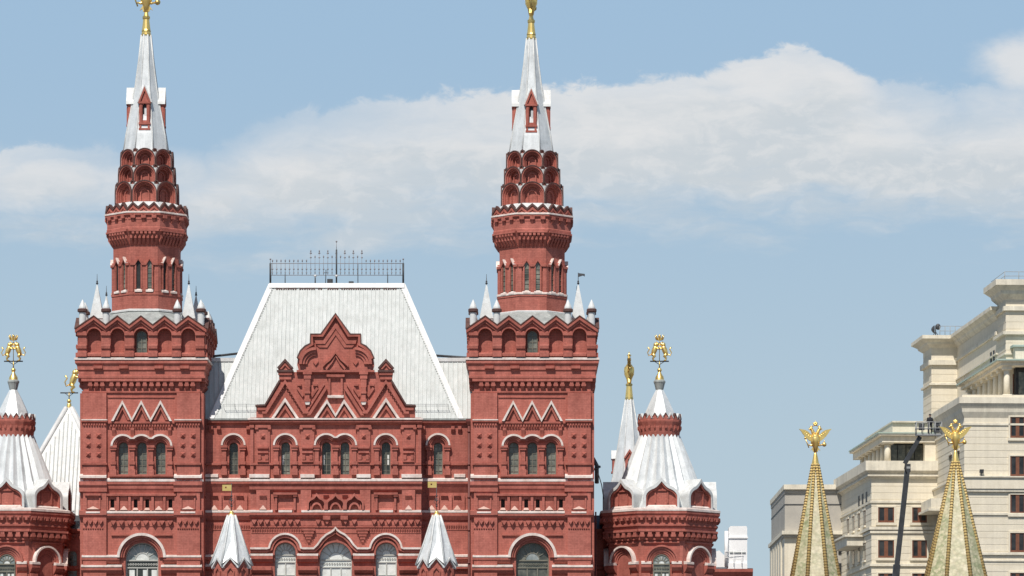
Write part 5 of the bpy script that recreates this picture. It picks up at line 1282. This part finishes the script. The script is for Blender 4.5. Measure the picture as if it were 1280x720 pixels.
# ================================================================= RESURRECTION GATE
GATE = thing('gate_building', P3(1106, 1028, 480)[:2]+(0,), 'twin towered city gate with green tiled tent spires topped by gilded eagles', 'gate')
def gate_tower(cx, d, ytip, half, label):
    k = 1+d/D; ybot = 740; hb = half*(ybot-ytip)/(720-ytip)
    b = MB(); prof = [(hb, ybot), (3.4, ytip)]
    V = []
    for a, y in prof:
        for q in range(8):
            t = (q+.5)*pi/4; R = a/cos(pi/8); V.append((((cx-640)+R*sin(t))*k*S, d*S-R*cos(t)*k*S, EYE+(YH-y)*k*S))
    for q in range(8): b.add([V[q], V[(q+1) % 8], V[8+(q+1) % 8], V[8+q]], [(0, 1, 2, 3)], TILE_LIT if (q+1) % 8 == 0 else TILE_SHADED)  # one tile all round; the front face takes the painted lit copy
    sp = b.build('tent_spire', GATE, label); attach(sp, GATE)
    for q in range(8):
        t = (q+.5)*pi/4; p0, p1 = Vector(V[q]), Vector(V[8+q]); b = MB(); n = 46
        b.tube([p0, p1], [.17, .11], RIBM, 6)
        for j in range(n):
            f = (j+.5)/n; c = p0.lerp(p1, f); ww = .17
            b.tube([c-(p1-p0).normalized()*.045, c+(p1-p0).normalized()*.045], [.20-.06*f, .18-.06*f], RIBD, 6)
        b.build('spire_rib', sp)
    b = MB(); b.ring(cx, d, 12, [(5, ytip+4), (4.6, ytip), (2.2, ytip-12), (1.3, ytip-15)], GOLD, smooth=True, cap1=True); b.build('gilded_cone', sp)
    eagle_mesh(((cx-640)*k*S, d*S, EYE+(YH-(ytip-15))*k*S), 37*k*S, GOLD, GOLD, 0).build('gilded_eagle', sp)
    b = MB(); b.ring(cx, d, 8, [(hb+2, ybot+6), (hb+2, ybot), (hb-4, ybot-1)], WHITE); b.build('spire_cornice', sp)
    b = MB(); b.ring(cx, d, 4, [(hb+1, 1028), (hb+1, ybot+6), (hb-6, ybot+4)], RED, cap1=True); tw = b.build('gate_tower', GATE)
    M = face(cx, d, hb+1, 0); 
    for y in (780, 850):
        for u in (-14, 14): window_mesh(M, u, 6, y, y+34, .3, GLASS, FRAMW).build('window', tw)
    b = MB(); b.ring(cx, d, 4, [(hb+1, 832), (hb+4, 834), (hb+4, 838), (hb+1, 842)], WHITE); b.build('cornice', tw)
gate_tower(1019.2, 520, 580, 28.2, 'slimmer green tiled spire standing left')
gate_tower(1194.4, 450, 577, 35.0, 'broader green tiled spire in front of the hotel')
def gate_wall():
    M = plane(500); b = MB(); b.ext(M, [(1050, 1027), (1050, 850), (1160, 850), (1160, 1027)], -60, 0, RED, [arch(1080, 18, 930, 1026), arch(1130, 18, 930, 1026)], back=True); w = b.build('gate_wall', GATE)
    b = MB(); b.mold(M, 1050, 1160, [(0, 846), (5, 848), (5, 852), (0, 858)], WHITE); b.build('cornice', w)
gate_wall()

# ================================================================= HOTEL
TH = radians(3.0); HD = 2000.0
HO = Vector(P3(1200, 1000, HD)); HO.z = 0
E1 = Vector((cos(TH), sin(TH), 0)); E2 = Vector((-sin(TH), cos(TH), 0)); CAMP = Vector((0, -D*S, EYE))
HOTEL = thing('hotel_building', HO, 'cream stone stepped hotel with loggias, brown windows and green copper roof edges', 'building', rotz=TH)
def HP(x, y, q):
    """photo column/row on the hotel plane q metres behind its front, in hotel axes"""
    r = Vector(((x-640)/D, 1, (YH-y)/D)); t = (q-(CAMP-HO).dot(E2))/r.dot(E2); p = CAMP+r*t-HO
    return Vector((p.dot(E1), q, p.z+HO.z))
def hbox(b, u0, u1, q0, q1, z0, z1, m):
    V = [(u, q, z) for z in (z0, z1) for q in (q0, q1) for u in (u0, u1)]
    b.add(V, [(0, 1, 3, 2), (4, 5, 7, 6), (0, 1, 5, 4), (2, 3, 7, 6), (0, 2, 6, 4), (1, 3, 7, 5)], m)
def hbuild(b, name, par):
    o = b.build(name); o.parent = par; return o
class HB:
    """a rectangular hotel block with its own local frame"""
    def __init__(s, name, xl, xr, ytop, q, depth, m=STONE, zbot=0.0, par=None, u0=None):
        s.q, s.q1 = q, q+depth; s.u0 = HP(xl, 700, q).x if u0 is None else u0; s.u1 = HP(xr, 700, q).x; s.z1 = HP(xl, ytop, q).z; s.z0 = zbot; s.m = m
        b = MB(); hbox(b, s.u0, s.u1, s.q, s.q1, s.z0, s.z1, m); s.o = hbuild(b, name, par or HOTEL)
    def z(s, y): return HP(1200, y, s.q).z
    def u(s, x): return HP(x, 700, s.q).x
    def band(s, y0, y1, out, m=None, name='string_course'):
        b = MB(); z0, z1 = s.z(y1), s.z(y0); hbox(b, s.u0-out, s.u1+out, s.q-out, s.q1+out, z0, z1, m or STONT); hbuild(b, name, s.o)
    def cornice(s, y0, y1, out, m=None, flat=0.3):
        b = MB(); zt, zb = s.z(y0), s.z(y1); n = 4
        hbox(b, s.u0-out, s.u1+out, s.q-out, s.q1+out, zt-(zt-zb)*flat, zt, m or STONT)
        za = zt-(zt-zb)*flat
        V = []
        for o, z in ((out*.94, za), (out*.5, za-(za-zb)*.35), (out*.42, za-(za-zb)*.6), (0.02, zb)):
            V += [(s.u0-o, s.q-o, z), (s.u1+o, s.q-o, z), (s.u1+o, s.q1+o, z), (s.u0-o, s.q1+o, z)]
        b.add(V, [(4*j+i, 4*j+(i+1) % 4, 4*j+4+(i+1) % 4, 4*j+4+i) for j in range(3) for i in range(4)], STONT); hbuild(b, 'cornice', s.o)
    def window(s, xl, xr, y0, y1, lights=2):
        b = MB(); u0, u1, z1, z0 = s.u(xl), s.u(xr), s.z(y0), s.z(y1); q = s.q; w_ = u1-u0
        f = .13; c0, c1 = u0+w_*.38, u1-w_*.38
        for a, c in ((u0, u0+f), (c0, c1), (u1-f, u1)): hbox(b, a, c, q-.09, q+.1, z0, z1, BROWN)
        for a, c in ((u0+f, c0), (c1, u1-f)): hbox(b, a, c, q-.085, q+.1, z0, z0+f*1.6, BROWN); hbox(b, a, c, q-.085, q+.1, z1-f*.8, z1, BROWN)
        w = hbuild(b, 'window', s.o)
        for a, c in ((u0+f, c0), (c1, u1-f)):
            b = MB(); hbox(b, a, c, q-.05, q+.02, z0+f*1.6, z1-f*.8, DARKW); hbuild(b, 'pane', w)
        b = MB(); hbox(b, u0-.25, u1+.25, q-.22, q+.1, z0-.3, z0-.02, STONE); hbox(b, u0-.18, u0, q-.14, q+.1, z0, z1+.16, STONE); hbox(b, u1, u1+.18, q-.14, q+.1, z0, z1+.16, STONE); hbox(b, u0, u1, q-.16, q+.1, z1, z1+.16, STONE); hbuild(b, 'window_surround', s.o)
    def side_window(s, qa, qb, y0, y1):
        b = MB(); z1, z0 = s.z(y0), s.z(y1); hbox(b, s.u0-.03, s.u0+.1, qa, qb, z0, z1, BROWN); hbox(b, s.u0-.14, s.u0+.1, qa-.15, qb+.15, z1, z1+.2, STONT); hbox(b, s.u0-.2, s.u0+.1, qa-.2, qb+.2, z0-.2, z0, STONT); w = hbuild(b, 'window', s.o)
        b = MB(); m_ = (qa+qb)/2; hbox(b, s.u0-.05, s.u0, qa+.12, m_-.06, z0+.12, z1-.12, GLASS); hbox(b, s.u0-.05, s.u0, m_+.06, qb-.12, z0+.12, z1-.12, GLASS); hbuild(b, 'pane', w)
    def joints(s, y0, y1, step=8.0):
        """thin recessed-looking courses: slim raised stone blocks"""
        b = MB(); y = y0
        while y < y1:
            z = s.z(y); hbox(b, s.u0-.025, s.u1+.025, s.q-.025, s.q1+.025, z+.05, min(z+s.z(0)-s.z(step)-.05, s.z1-.02), STONE); y += step
        hbuild(b, 'stone_coursing', s.o)

def hotel():
    # D: main lower block, right
    Dk = HB('main_block', 1205.5, 1350, 505, 0, 19, STONE)
    Dk.joints(530, 720, 8.4)
    Dk.cornice(497, 522, .65); 
    b = MB(); hbox(b, Dk.u0-.3, Dk.u1, Dk.q-.3, Dk.q1, Dk.z(500), Dk.z(493.6), STONE); hbuild(b, 'parapet', Dk.o)
    Dk.band(529, 531.5, .14); Dk.band(596.5, 611, .42, STONE, 'balcony_band'); Dk.band(595.4, 597, .6); Dk.band(611.5, 614.5, .3)
    Dk.band(641, 643.6, .16); Dk.band(690.5, 693.5, .24); Dk.band(700, 701.6, .14)
    for y0, y1 in ((521, 547), (570, 595), (618, 642), (666, 690), (716, 741)):
        Dk.window(1262.5, 1281, y0, y1); Dk.window(1303, 1322, y0, y1)
    for y0, y1 in ((560, 580), (640, 660)): pass
    # balcony on the far left side
    b = MB(); hbox(b, Dk.u0-1.8, Dk.u0+.1, 11, 18.6, Dk.z(626), Dk.z(613), STONT); hbox(b, Dk.u0-2.1, Dk.u0+.1, 10.8, 18.8, Dk.z(629), Dk.z(626), STONT); hbuild(b, 'balcony', Dk.o)
    for y0, y1 in ((640, 664), (690, 712)): Dk.side_window(13, 15, y0, y1)
    for qa in (3, 8): Dk.side_window(qa, qa+1.8, 640, 664); Dk.side_window(qa, qa+1.8, 560, 584)
    # E: loggia storey on the terrace
    uE = HP(1254, 460, 1.5).x; zE0 = Dk.z(494); zr = HP(1254, 449.5, 1.5).z; z1 = HP(1254, 457, 1.5).z; qE = 1.5
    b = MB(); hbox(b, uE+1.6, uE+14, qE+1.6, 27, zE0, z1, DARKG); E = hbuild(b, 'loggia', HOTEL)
    b = MB(); hbox(b, uE-.3, uE+14, qE-.3, 27, z1, z1+(zr-z1)*.62, STONT); hbox(b, uE-.7, uE+14, qE-.7, 27, z1+(zr-z1)*.62, zr-.16, STONT); hbuild(b, 'entablature', E)
    b = MB(); hbox(b, uE-.8, uE+14, qE-.8, 27, zr-.16, zr, COPPR); hbuild(b, 'copper_edge', E)
    b = MB(); hbox(b, uE+1.5, uE+14, qE+1.2, 26, zr, HP(1264, 432, 3).z, STONT); hbox(b, uE+1.2, uE+14, qE+.9, 26, HP(1264, 434, 3).z, HP(1264, 431.5, 3).z, COPPR); hbuild(b, 'attic', E)
    def col(u, q, r=.36):
        b = MB(); b.tube([(u, q, zE0), (u, q, z1)], r, STONE, 12, r1=r*.85); hbox(b, u-r*1.3, u+r*1.3, q-r*1.3, q+r*1.3, zE0, zE0+.3, STONT); hbox(b, u-r*1.3, u+r*1.3, q-r*1.3, q+r*1.3, z1-.4, z1, STONT); hbuild(b, 'column', E)
    for j in range(8): col(uE+.45, qE+.45+j*3.3)
    col(uE+4.6, qE+.45); col(uE+8.6, qE+.45)
    b = MB()
    for j in range(3): hbox(b, uE+1.9+j*3.4, uE+4.9+j*3.4, qE+1.45, qE+1.58, zE0+.3, z1-.5, GLASS)
    hbuild(b, 'loggia_glass', E)
    for j in range(7): 
        b = MB(); hbox(b, uE+1.5, uE+1.58, qE+2.6+j*3.3, qE+4.4+j*3.3, zE0+.6, z1-.6, BROWN); hbox(b, uE+1.45, uE+1.5, qE+2.75+j*3.3, qE+4.25+j*3.3, zE0+.75, z1-.75, GLASS); hbuild(b, 'loggia_door', E)
    # A/B: upper wing running back
    A = HB('upper_wing', 1257.5, 1350, 374, 4.2, 5.2, STONE, zbot=zE0)
    A.joints(376, 452, 8.8); A.cornice(350.5, 374, 1.3)
    A.band(382.5, 388, .32); A.band(414, 418, .42); A.band(441, 443, .2)
    b = MB()
    z0 = A.z(350.5)
    for z in (.45, .9): b.tube([(A.u0-.2, A.q-.4, z0+z), (A.u1, A.q-.4, z0+z)], .03, LIFTG, 5); b.tube([(A.u0-.2, A.q-.4, z0+z), (A.u0-.2, A.q+8, z0+z)], .03, LIFTG, 5)
    for j in range(8): b.tube([(A.u0-.2+j*1.5, A.q-.4, z0), (A.u0-.2+j*1.5, A.q-.4, z0+.92)], .035, LIFTG, 5)
    hbuild(b, 'roof_railing', A.o)
    for qa in (7.0, 8.8): 
        b = MB(); hbox(b, A.u0-.07, A.u0, A.q+qa, A.q+qa+.7, A.z(447), A.z(428), DARKG); hbuild(b, 'side_window', A.o)
    # B: lower eaves of the receding wing (sits left of A and slopes back)
    B = HB('rear_wing', 1245.5, 1340, 396, 9.41, 27, STONE, zbot=zE0, u0=A.u0+.01)
    B.cornice(384, 399, .95); B.band(414, 418.5, .25); B.band(441, 443, .2)
    # C: end tower
    C = HB('end_tower', 1164.5, 1212, 434, 36, 6, STONE, zbot=0)
    C.joints(434, 560, 8.6); C.cornice(420.5, 435, 1.25); C.band(450.5, 456.5, .35); C.band(479, 481.5, .28)
    b = MB(); z0 = C.z(420.5); u0, u1 = C.u(1174), C.u(1206)
    for z in (.55, 1.1): b.tube([(u0, C.q-.5, z0+z), (u1, C.q-.5, z0+z)], .03, LIFTG, 5)
    for j in range(6): b.tube([(u0+(u1-u0)*j/5, C.q-.5, z0), (u0+(u1-u0)*j/5, C.q-.5, z0+1.12)], .035, LIFTG, 5)
    hbuild(b, 'roof_railing', C.o)
    # F: lower left wing
    F = HB('lower_wing', 1089.5, 1176, 592, 18, 25, STONE)
    F.joints(600, 722, 8.4); F.cornice(577, 599, .75, flat=.55); F.band(594, 596, .5)
    F.band(626, 629, .16); F.band(659, 662.5, .28); F.band(664, 667, .18); F.band(705, 708, .22)
    for y0, y1 in ((634.5, 653.5), (675.5, 697.5), (717, 738)):
        F.window(1097.5, 1117.5, y0, y1); F.window(1140, 1158.5, y0, y1)
        for qa in (4.5, 9, 13.5, 18): F.side_window(18+qa, 18+qa+1.7, y0, y1)
    for qa in (3.2, 6.2, 9.2):
        b = MB(); hbox(b, F.u0-.06, F.u0, 18+qa, 18+qa+1.1, F.z(630), F.z(612), DARKG); hbuild(b, 'side_window', F.o)
    b = MB(); hbox(b, F.u0-1.9, F.u0+.1, 24, 34, F.z(678), F.z(667), STONT); hbox(b, F.u0-2.2, F.u0+.1, 23.7, 34.3, F.z(667), F.z(664.6), STONT); hbuild(b, 'balcony', F.o)
    # penthouse loggia
    q = 19.0; u0, u1 = HP(1104.5, 560, q).x, HP(1176, 560, q).x; zz = lambda y: HP(1130, y, q).z
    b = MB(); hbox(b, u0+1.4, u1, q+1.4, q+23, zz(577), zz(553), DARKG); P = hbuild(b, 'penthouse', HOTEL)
    b = MB(); hbox(b, u0-.2, u1, q-.2, q+23, zz(553), zz(545), STONT); hbox(b, u0-.6, u1, q-.6, q+23, zz(544.8), zz(542.6), STONT); hbuild(b, 'entablature', P)
    b = MB(); hbox(b, u0-.7, u1, q-.7, q+23, zz(542.6), zz(541), COPPR); hbuild(b, 'copper_edge', P)
    b = MB(); hbox(b, HP(1117, 530, q).x, u1, q+.8, q+22, zz(541), zz(527.5), STONE); hbox(b, HP(1116, 530, q).x, u1, q+.5, q+22.3, zz(527.5), zz(525.6), STONT); hbuild(b, 'attic', P)
    for i in range(7):
        b = MB(); qq = q+.5+i*3.2; b.tube([(u0+.5, qq, zz(577)), (u0+.5, qq, zz(553))],   .37, STONE, 12, r1=.33); hbox(b, u0-.1, u0+1.1, qq-.6, qq+.6, zz(554.5), zz(553), STONT); hbuild(b, 'column', P)
    b = MB(); hbox(b, HP(1156, 560, q).x, u1, q, q+1.4, zz(577), zz(553), STONE); hbuild(b, 'pier', P)
    b = MB(); 
    for i in range(4): x = 1114+i*10.6; hbox(b, HP(x, 560, q).x, HP(x+9.4, 560, q).x, q+1.25, q+1.38, zz(575), zz(555), GLASS)
    hbuild(b, 'loggia_glass', P)
    return C
HC = hotel()

# ================================================================= GREY OFFICE BLOCK
def office():
    d = 2700.0; k = 1+d/D; M = plane(d)
    O = Vector(P3(1010, 1000, d)); O.z = 0
    root = thing('office_building', O, 'plain grey beige flat roofed block behind the slimmer tiled spire', 'building')
    def blk(name, xl, xr, yt, yb, w0, w1, m, par=root):
        b = MB(); b.box(M, xl, xr, yt, yb, w0, w1, m); o = b.build(name, par); return o
    w = blk('wall', 981, 1068, 607, 1030, -260, 0, GREYS)
    blk('roof_slab', 979.5, 1070, 606, 612, -264, 5, STONT, w); blk('recess_band', 980.4, 1069, 612, 617, -262, 1, GREYS, w)
    blk('joint', 980.6, 1069, 630, 631.2, -261, .6, IRON, w)
    blk('cornice', 977, 1070, 664, 668.5, -264, 9, STONT, w); blk('cornice_soffit', 979, 1069, 668.5, 672, -262, 5, GREYS, w)
    blk('front_panel', 980.4, 1036, 672, 1030, -40, 1.5, STONE, w)
    for j in range(5): blk('pilaster', 978.4, 981, 672, 1030, -70-j*45, -40-j*45, STONE, w)
    for j in range(2):
        for y in (676, 704, 732): blk('window', 1039+j*9, 1046+j*9, y, y+17, 0, 1, DARKG, w)
    for j in range(5): blk('side_recess', 980.2, 981, 674, 760, -84-j*45, -70-j*45, DARKG, w)
office()

# ================================================================= ROOFTOP DISH, LIFT, WORKER
def dish():
    c = HC; base = HO+E1*c.u(1170.5)+E2*(c.q+.6); base.z = c.z(420.5)
    r = thing('satellite_dish', base, 'dark dish antenna on the flat roof corner of the cream hotel', 'antenna')
    def lb(b, n): o = b.build(n); o.parent = r; return o
    b = MB(); b.tube([(0, 0, 0), (0, 0, 1.3)], .06, IRON, 6); b.tube([(-.4, 0, 0), (0, 0, .6), (.4, 0, 0)], .05, IRON, 6); lb(b, 'mast')
    b = MB(); V = []
    for j in range(5):
        for i in range(14): a = 2*pi*i/14; V.append((-.15+.09*j*j*.25-.35, .11*j*cos(a), .85+.12*j*sin(a)))
    b.add(V, [(j*14+i, j*14+(i+1) % 14, (j+1)*14+(i+1) % 14, (j+1)*14+i) for j in range(4) for i in range(14)], IRON, True); lb(b, 'reflector')
    b = MB(); b.ball((.28, 0, 1.15), (.30, .2, .36), IRON, 10, 8); b.tube([(0, 0, 1.0), (.28, 0, 1.1)], .06, IRON, 6); lb(b, 'housing')
dish()

LD = 900.0
def lift():
    k = 1+LD/D; M = plane(LD); base = M(1098, 1000, 0)
    r = thing('boom_lift', (base[0], base[1], 0), 'dark grey telescopic boom lift raising a railed work platform beside the hotel', 'aerial lift')
    def pb(b, n, par=r): return b.build(n, par)
    bx, by = base[0], base[1]
    pl = lambda u, y, w: (bx+u, by+y, w)
    b = MB(); b.box(pl, -1.2, 1.2, -2.4, 2.4, .5, 1.0, LIFTM); pb(b, 'chassis')
    for sx in (-1, 1):
        for sy in (-1, 1):
            b = MB(); b.tube([(bx+sx*1.0, by+sy*1.7, .5), (bx+sx*1.4, by+sy*1.7, .5)], .5, RUBBER, 20); w = pb(b, 'wheel')
            b = MB(); b.tube([(bx+sx*1.38, by+sy*1.7, .5), (bx+sx*1.44, by+sy*1.7, .5)], .26, LIFTG, 14); pb(b, 'rim', w)
    b = MB(); b.box(pl, -1.1, 1.1, -1.6, 2.2, 1.0, 2.2, LIFTM); pb(b, 'turntable')
    p0 = Vector((bx, by, 2.1)); p1 = Vector(M(1121, 706, 0)); p2 = Vector(M(1134.6, 583, 0)); p3 = Vector(M(1131, 579.5, 0)); p4 = Vector(M(1150, 546, 0))
    for a, c, w in ((p0, p1, .30), (p1-(p1-p0).normalized()*.8, p2, .22)):
        t = (c-a).normalized(); sx = t.cross(Vector((0, 1, 0))).normalized()*w; sy = Vector((0, 1, 0))*w; V = [q+i*sx+j*sy for q in (a, c) for i in (-1, 1) for j in (-1, 1)]
        b = MB(); b.add(V, [(0, 1, 3, 2), (4, 5, 7, 6), (0, 1, 5, 4), (2, 3, 7, 6), (0, 2, 6, 4), (1, 3, 7, 5)], LIFTM); pb(b, 'boom_section')
    b = MB(); b.box(M, 1131.4, 1138, 580, 590, -3, 3, LIFTM); b.box(M, 1133, 1137.6, 583.4, 586, -3.4, 3.4, LIFTG); kn = pb(b, 'boom_knuckle')
    b = MB(); b.tube([M(1131.5, 580, 3), M(1130.6, 586, 3), M(1133, 592, 3)], .06, RUBBER, 6); pb(b, 'hose', kn)
    t = (p4-p3).normalized(); sx = t.cross(Vector((0, 1, 0))).normalized()*.19; sy = Vector((0, .19, 0)); V = [q+i*sx+j*sy for q in (p3, p4) for i in (-1, 1) for j in (-1, 1)]
    b = MB(); b.add(V, [(0, 1, 3, 2), (4, 5, 7, 6), (0, 1, 5, 4), (2, 3, 7, 6), (0, 2, 6, 4), (1, 3, 7, 5)], LIFTM); pb(b, 'jib')
    b = MB(); x0, x1, yt, yb = 1145, 1176.4, 528, 543.6
    b.box(M, x0, x1, yb-1, yb+1.2, -7, 7, LIFTG); ba = pb(b, 'work_platform')
    for w in (-7, 7):
        b = MB()
        for y in (yt, (yt+yb)/2): b.tube([M(x0, y, w), M(x1, y, w)], .035, LIFTG, 6)
        for j in range(5): x = x0+(x1-x0)*j/4; b.tube([M(x, yb, w), M(x, yt, w)], .035, LIFTG, 6)
        pb(b, 'guard_rail', ba)
    for x in (x0, x1):
        b = MB()
        for y in (yt, (yt+yb)/2): b.tube([M(x, y, -7), M(x, y, 7)], .035, LIFTG, 6)
        pb(b, 'guard_rail', ba)
    b = MB(); b.box(M, 1148, 1155, 530, 538, 3, 6, IRON); pb(b, 'control_box', ba); b = MB(); b.box(M, 1168, 1174, 529, 533, 2, 6, IRON); b.box(M, 1168, 1174, 536, 541, 2, 6, IRON); b.box(M, 1170, 1172, 533, 536, 3, 5, IRON); pb(b, 'tool_rack', ba)
lift()

def person_mesh(name, skel, mats_fn):
    verts, edges, rad = skel
    me = bpy.data.meshes.new(name); me.from_pydata(verts, edges, []); o = bpy.data.objects.new(name, me); COL.objects.link(o)
    md = o.modifiers.new('skin', 'SKIN'); o.modifiers.new('sub', 'SUBSURF').levels = 1
    for i, r in enumerate(rad): me.skin_vertices[0].data[i].radius = (r, r)
    me.skin_vertices[0].data[0].use_root = True
    dg = bpy.context.evaluated_depsgraph_get(); ev = o.evaluated_get(dg); m2 = bpy.data.meshes.new_from_object(ev)
    o.modifiers.clear(); o.data = m2
    return o
def worker():
    k = 1+LD/D; M = plane(LD); g = Vector(M(1162.5, 542.6, 0))
    V = [(0, 0, .96), (0, 0, 1.12), (0, .0, 1.32), (0, 0, 1.46), (0, -.01, 1.54), (0, -.03, 1.63), (0, -.03, 1.74),
         (.10, 0, .88), (.11, -.02, .5), (.11, .02, .09), (.11, -.12, .05),
         (-.10, 0, .88), (-.12, -.02, .5), (-.13, .02, .09), (-.13, -.12, .05),
         (.19, 0, 1.40), (.27, -.02, 1.14), (.24, -.22, 1.02), (.23, -.29, 1.0),
         (-.19, 0, 1.40), (-.28, -.02, 1.14), (-.22, -.22, 1.02), (-.20, -.29, 1.0)]
    Eg = [(0, 1), (1, 2), (2, 3), (3, 4), (4, 5), (5, 6), (0, 7), (7, 8), (8, 9), (9, 10), (0, 11), (11, 12), (12, 13), (13, 14), (2, 15), (15, 16), (16, 17), (17, 18), (2, 19), (19, 20), (20, 21), (21, 22)]
    R = [.22, .22, .24, .075, .06, .10, .085, .10, .075, .055, .05, .10, .075, .055, .05, .075, .055, .045, .04, .075, .055, .045, .04]
    o = person_mesh('person', (V, Eg, R), None); o.name = 'person'
    me = o.data; me.materials.clear(); me.materials.append(CLOTH); me.materials.append(SKIN)
    for p in me.polygons:
        c = p.center; p.material_index = 1 if (1.52 < c.z < 1.70 and c.y < -.01) or (c.y < -.25 and c.z > .9) else 0; p.use_smooth = True
    o.location = g; o['label'] = 'person in black work clothes standing in the raised lift platform'; o['category'] = 'person'
    # face, hair
    b = MB(); b.ball((0, -.135, 1.64), (.018, .022, .03), SKIN, 8, 6)
    for sx in (-1, 1): b.ball((sx*.105, -.03, 1.64), (.018, .03, .035), SKIN, 8, 6)
    f = b.build('face'); f.parent = o
    b = MB(); b.ball((0, -.01, 1.70), (.115, .125, .09), CLOTH, 12, 8); h = b.build('cap'); h.parent = o
worker()

def floodlight():
    base = HO+E1*HP(1227, 596, -.35).x+E2*(-.35); base.z = HP(1227, 595.4, -.35).z
    r = thing('floodlight', base, 'small dark floodlight on the stone ledge right of the broader tiled spire', 'lamp')
    def lb(b, n): o = b.build(n); o.parent = r; return o
    b = MB(); b.tube([(0, 0, 0), (0, 0, .35)], .06, IRON, 6); hbox(b, -.18, .18, -.14, .14, 0, .05, IRON); lb(b, 'stand')
    b = MB(); V = [(-.22, -.1, .35), (.22, -.1, .35), (.22, .16, .42), (-.22, .16, .42), (-.22, -.18, .72), (.22, -.18, .72), (.16, .12, .74), (-.16, .12, .74)]
    b.add(V, [(0, 1, 2, 3), (4, 5, 6, 7), (0, 1, 5, 4), (1, 2, 6, 5), (2, 3, 7, 6), (3, 0, 4, 7)], IRON); lb(b, 'lamp_head')
floodlight()
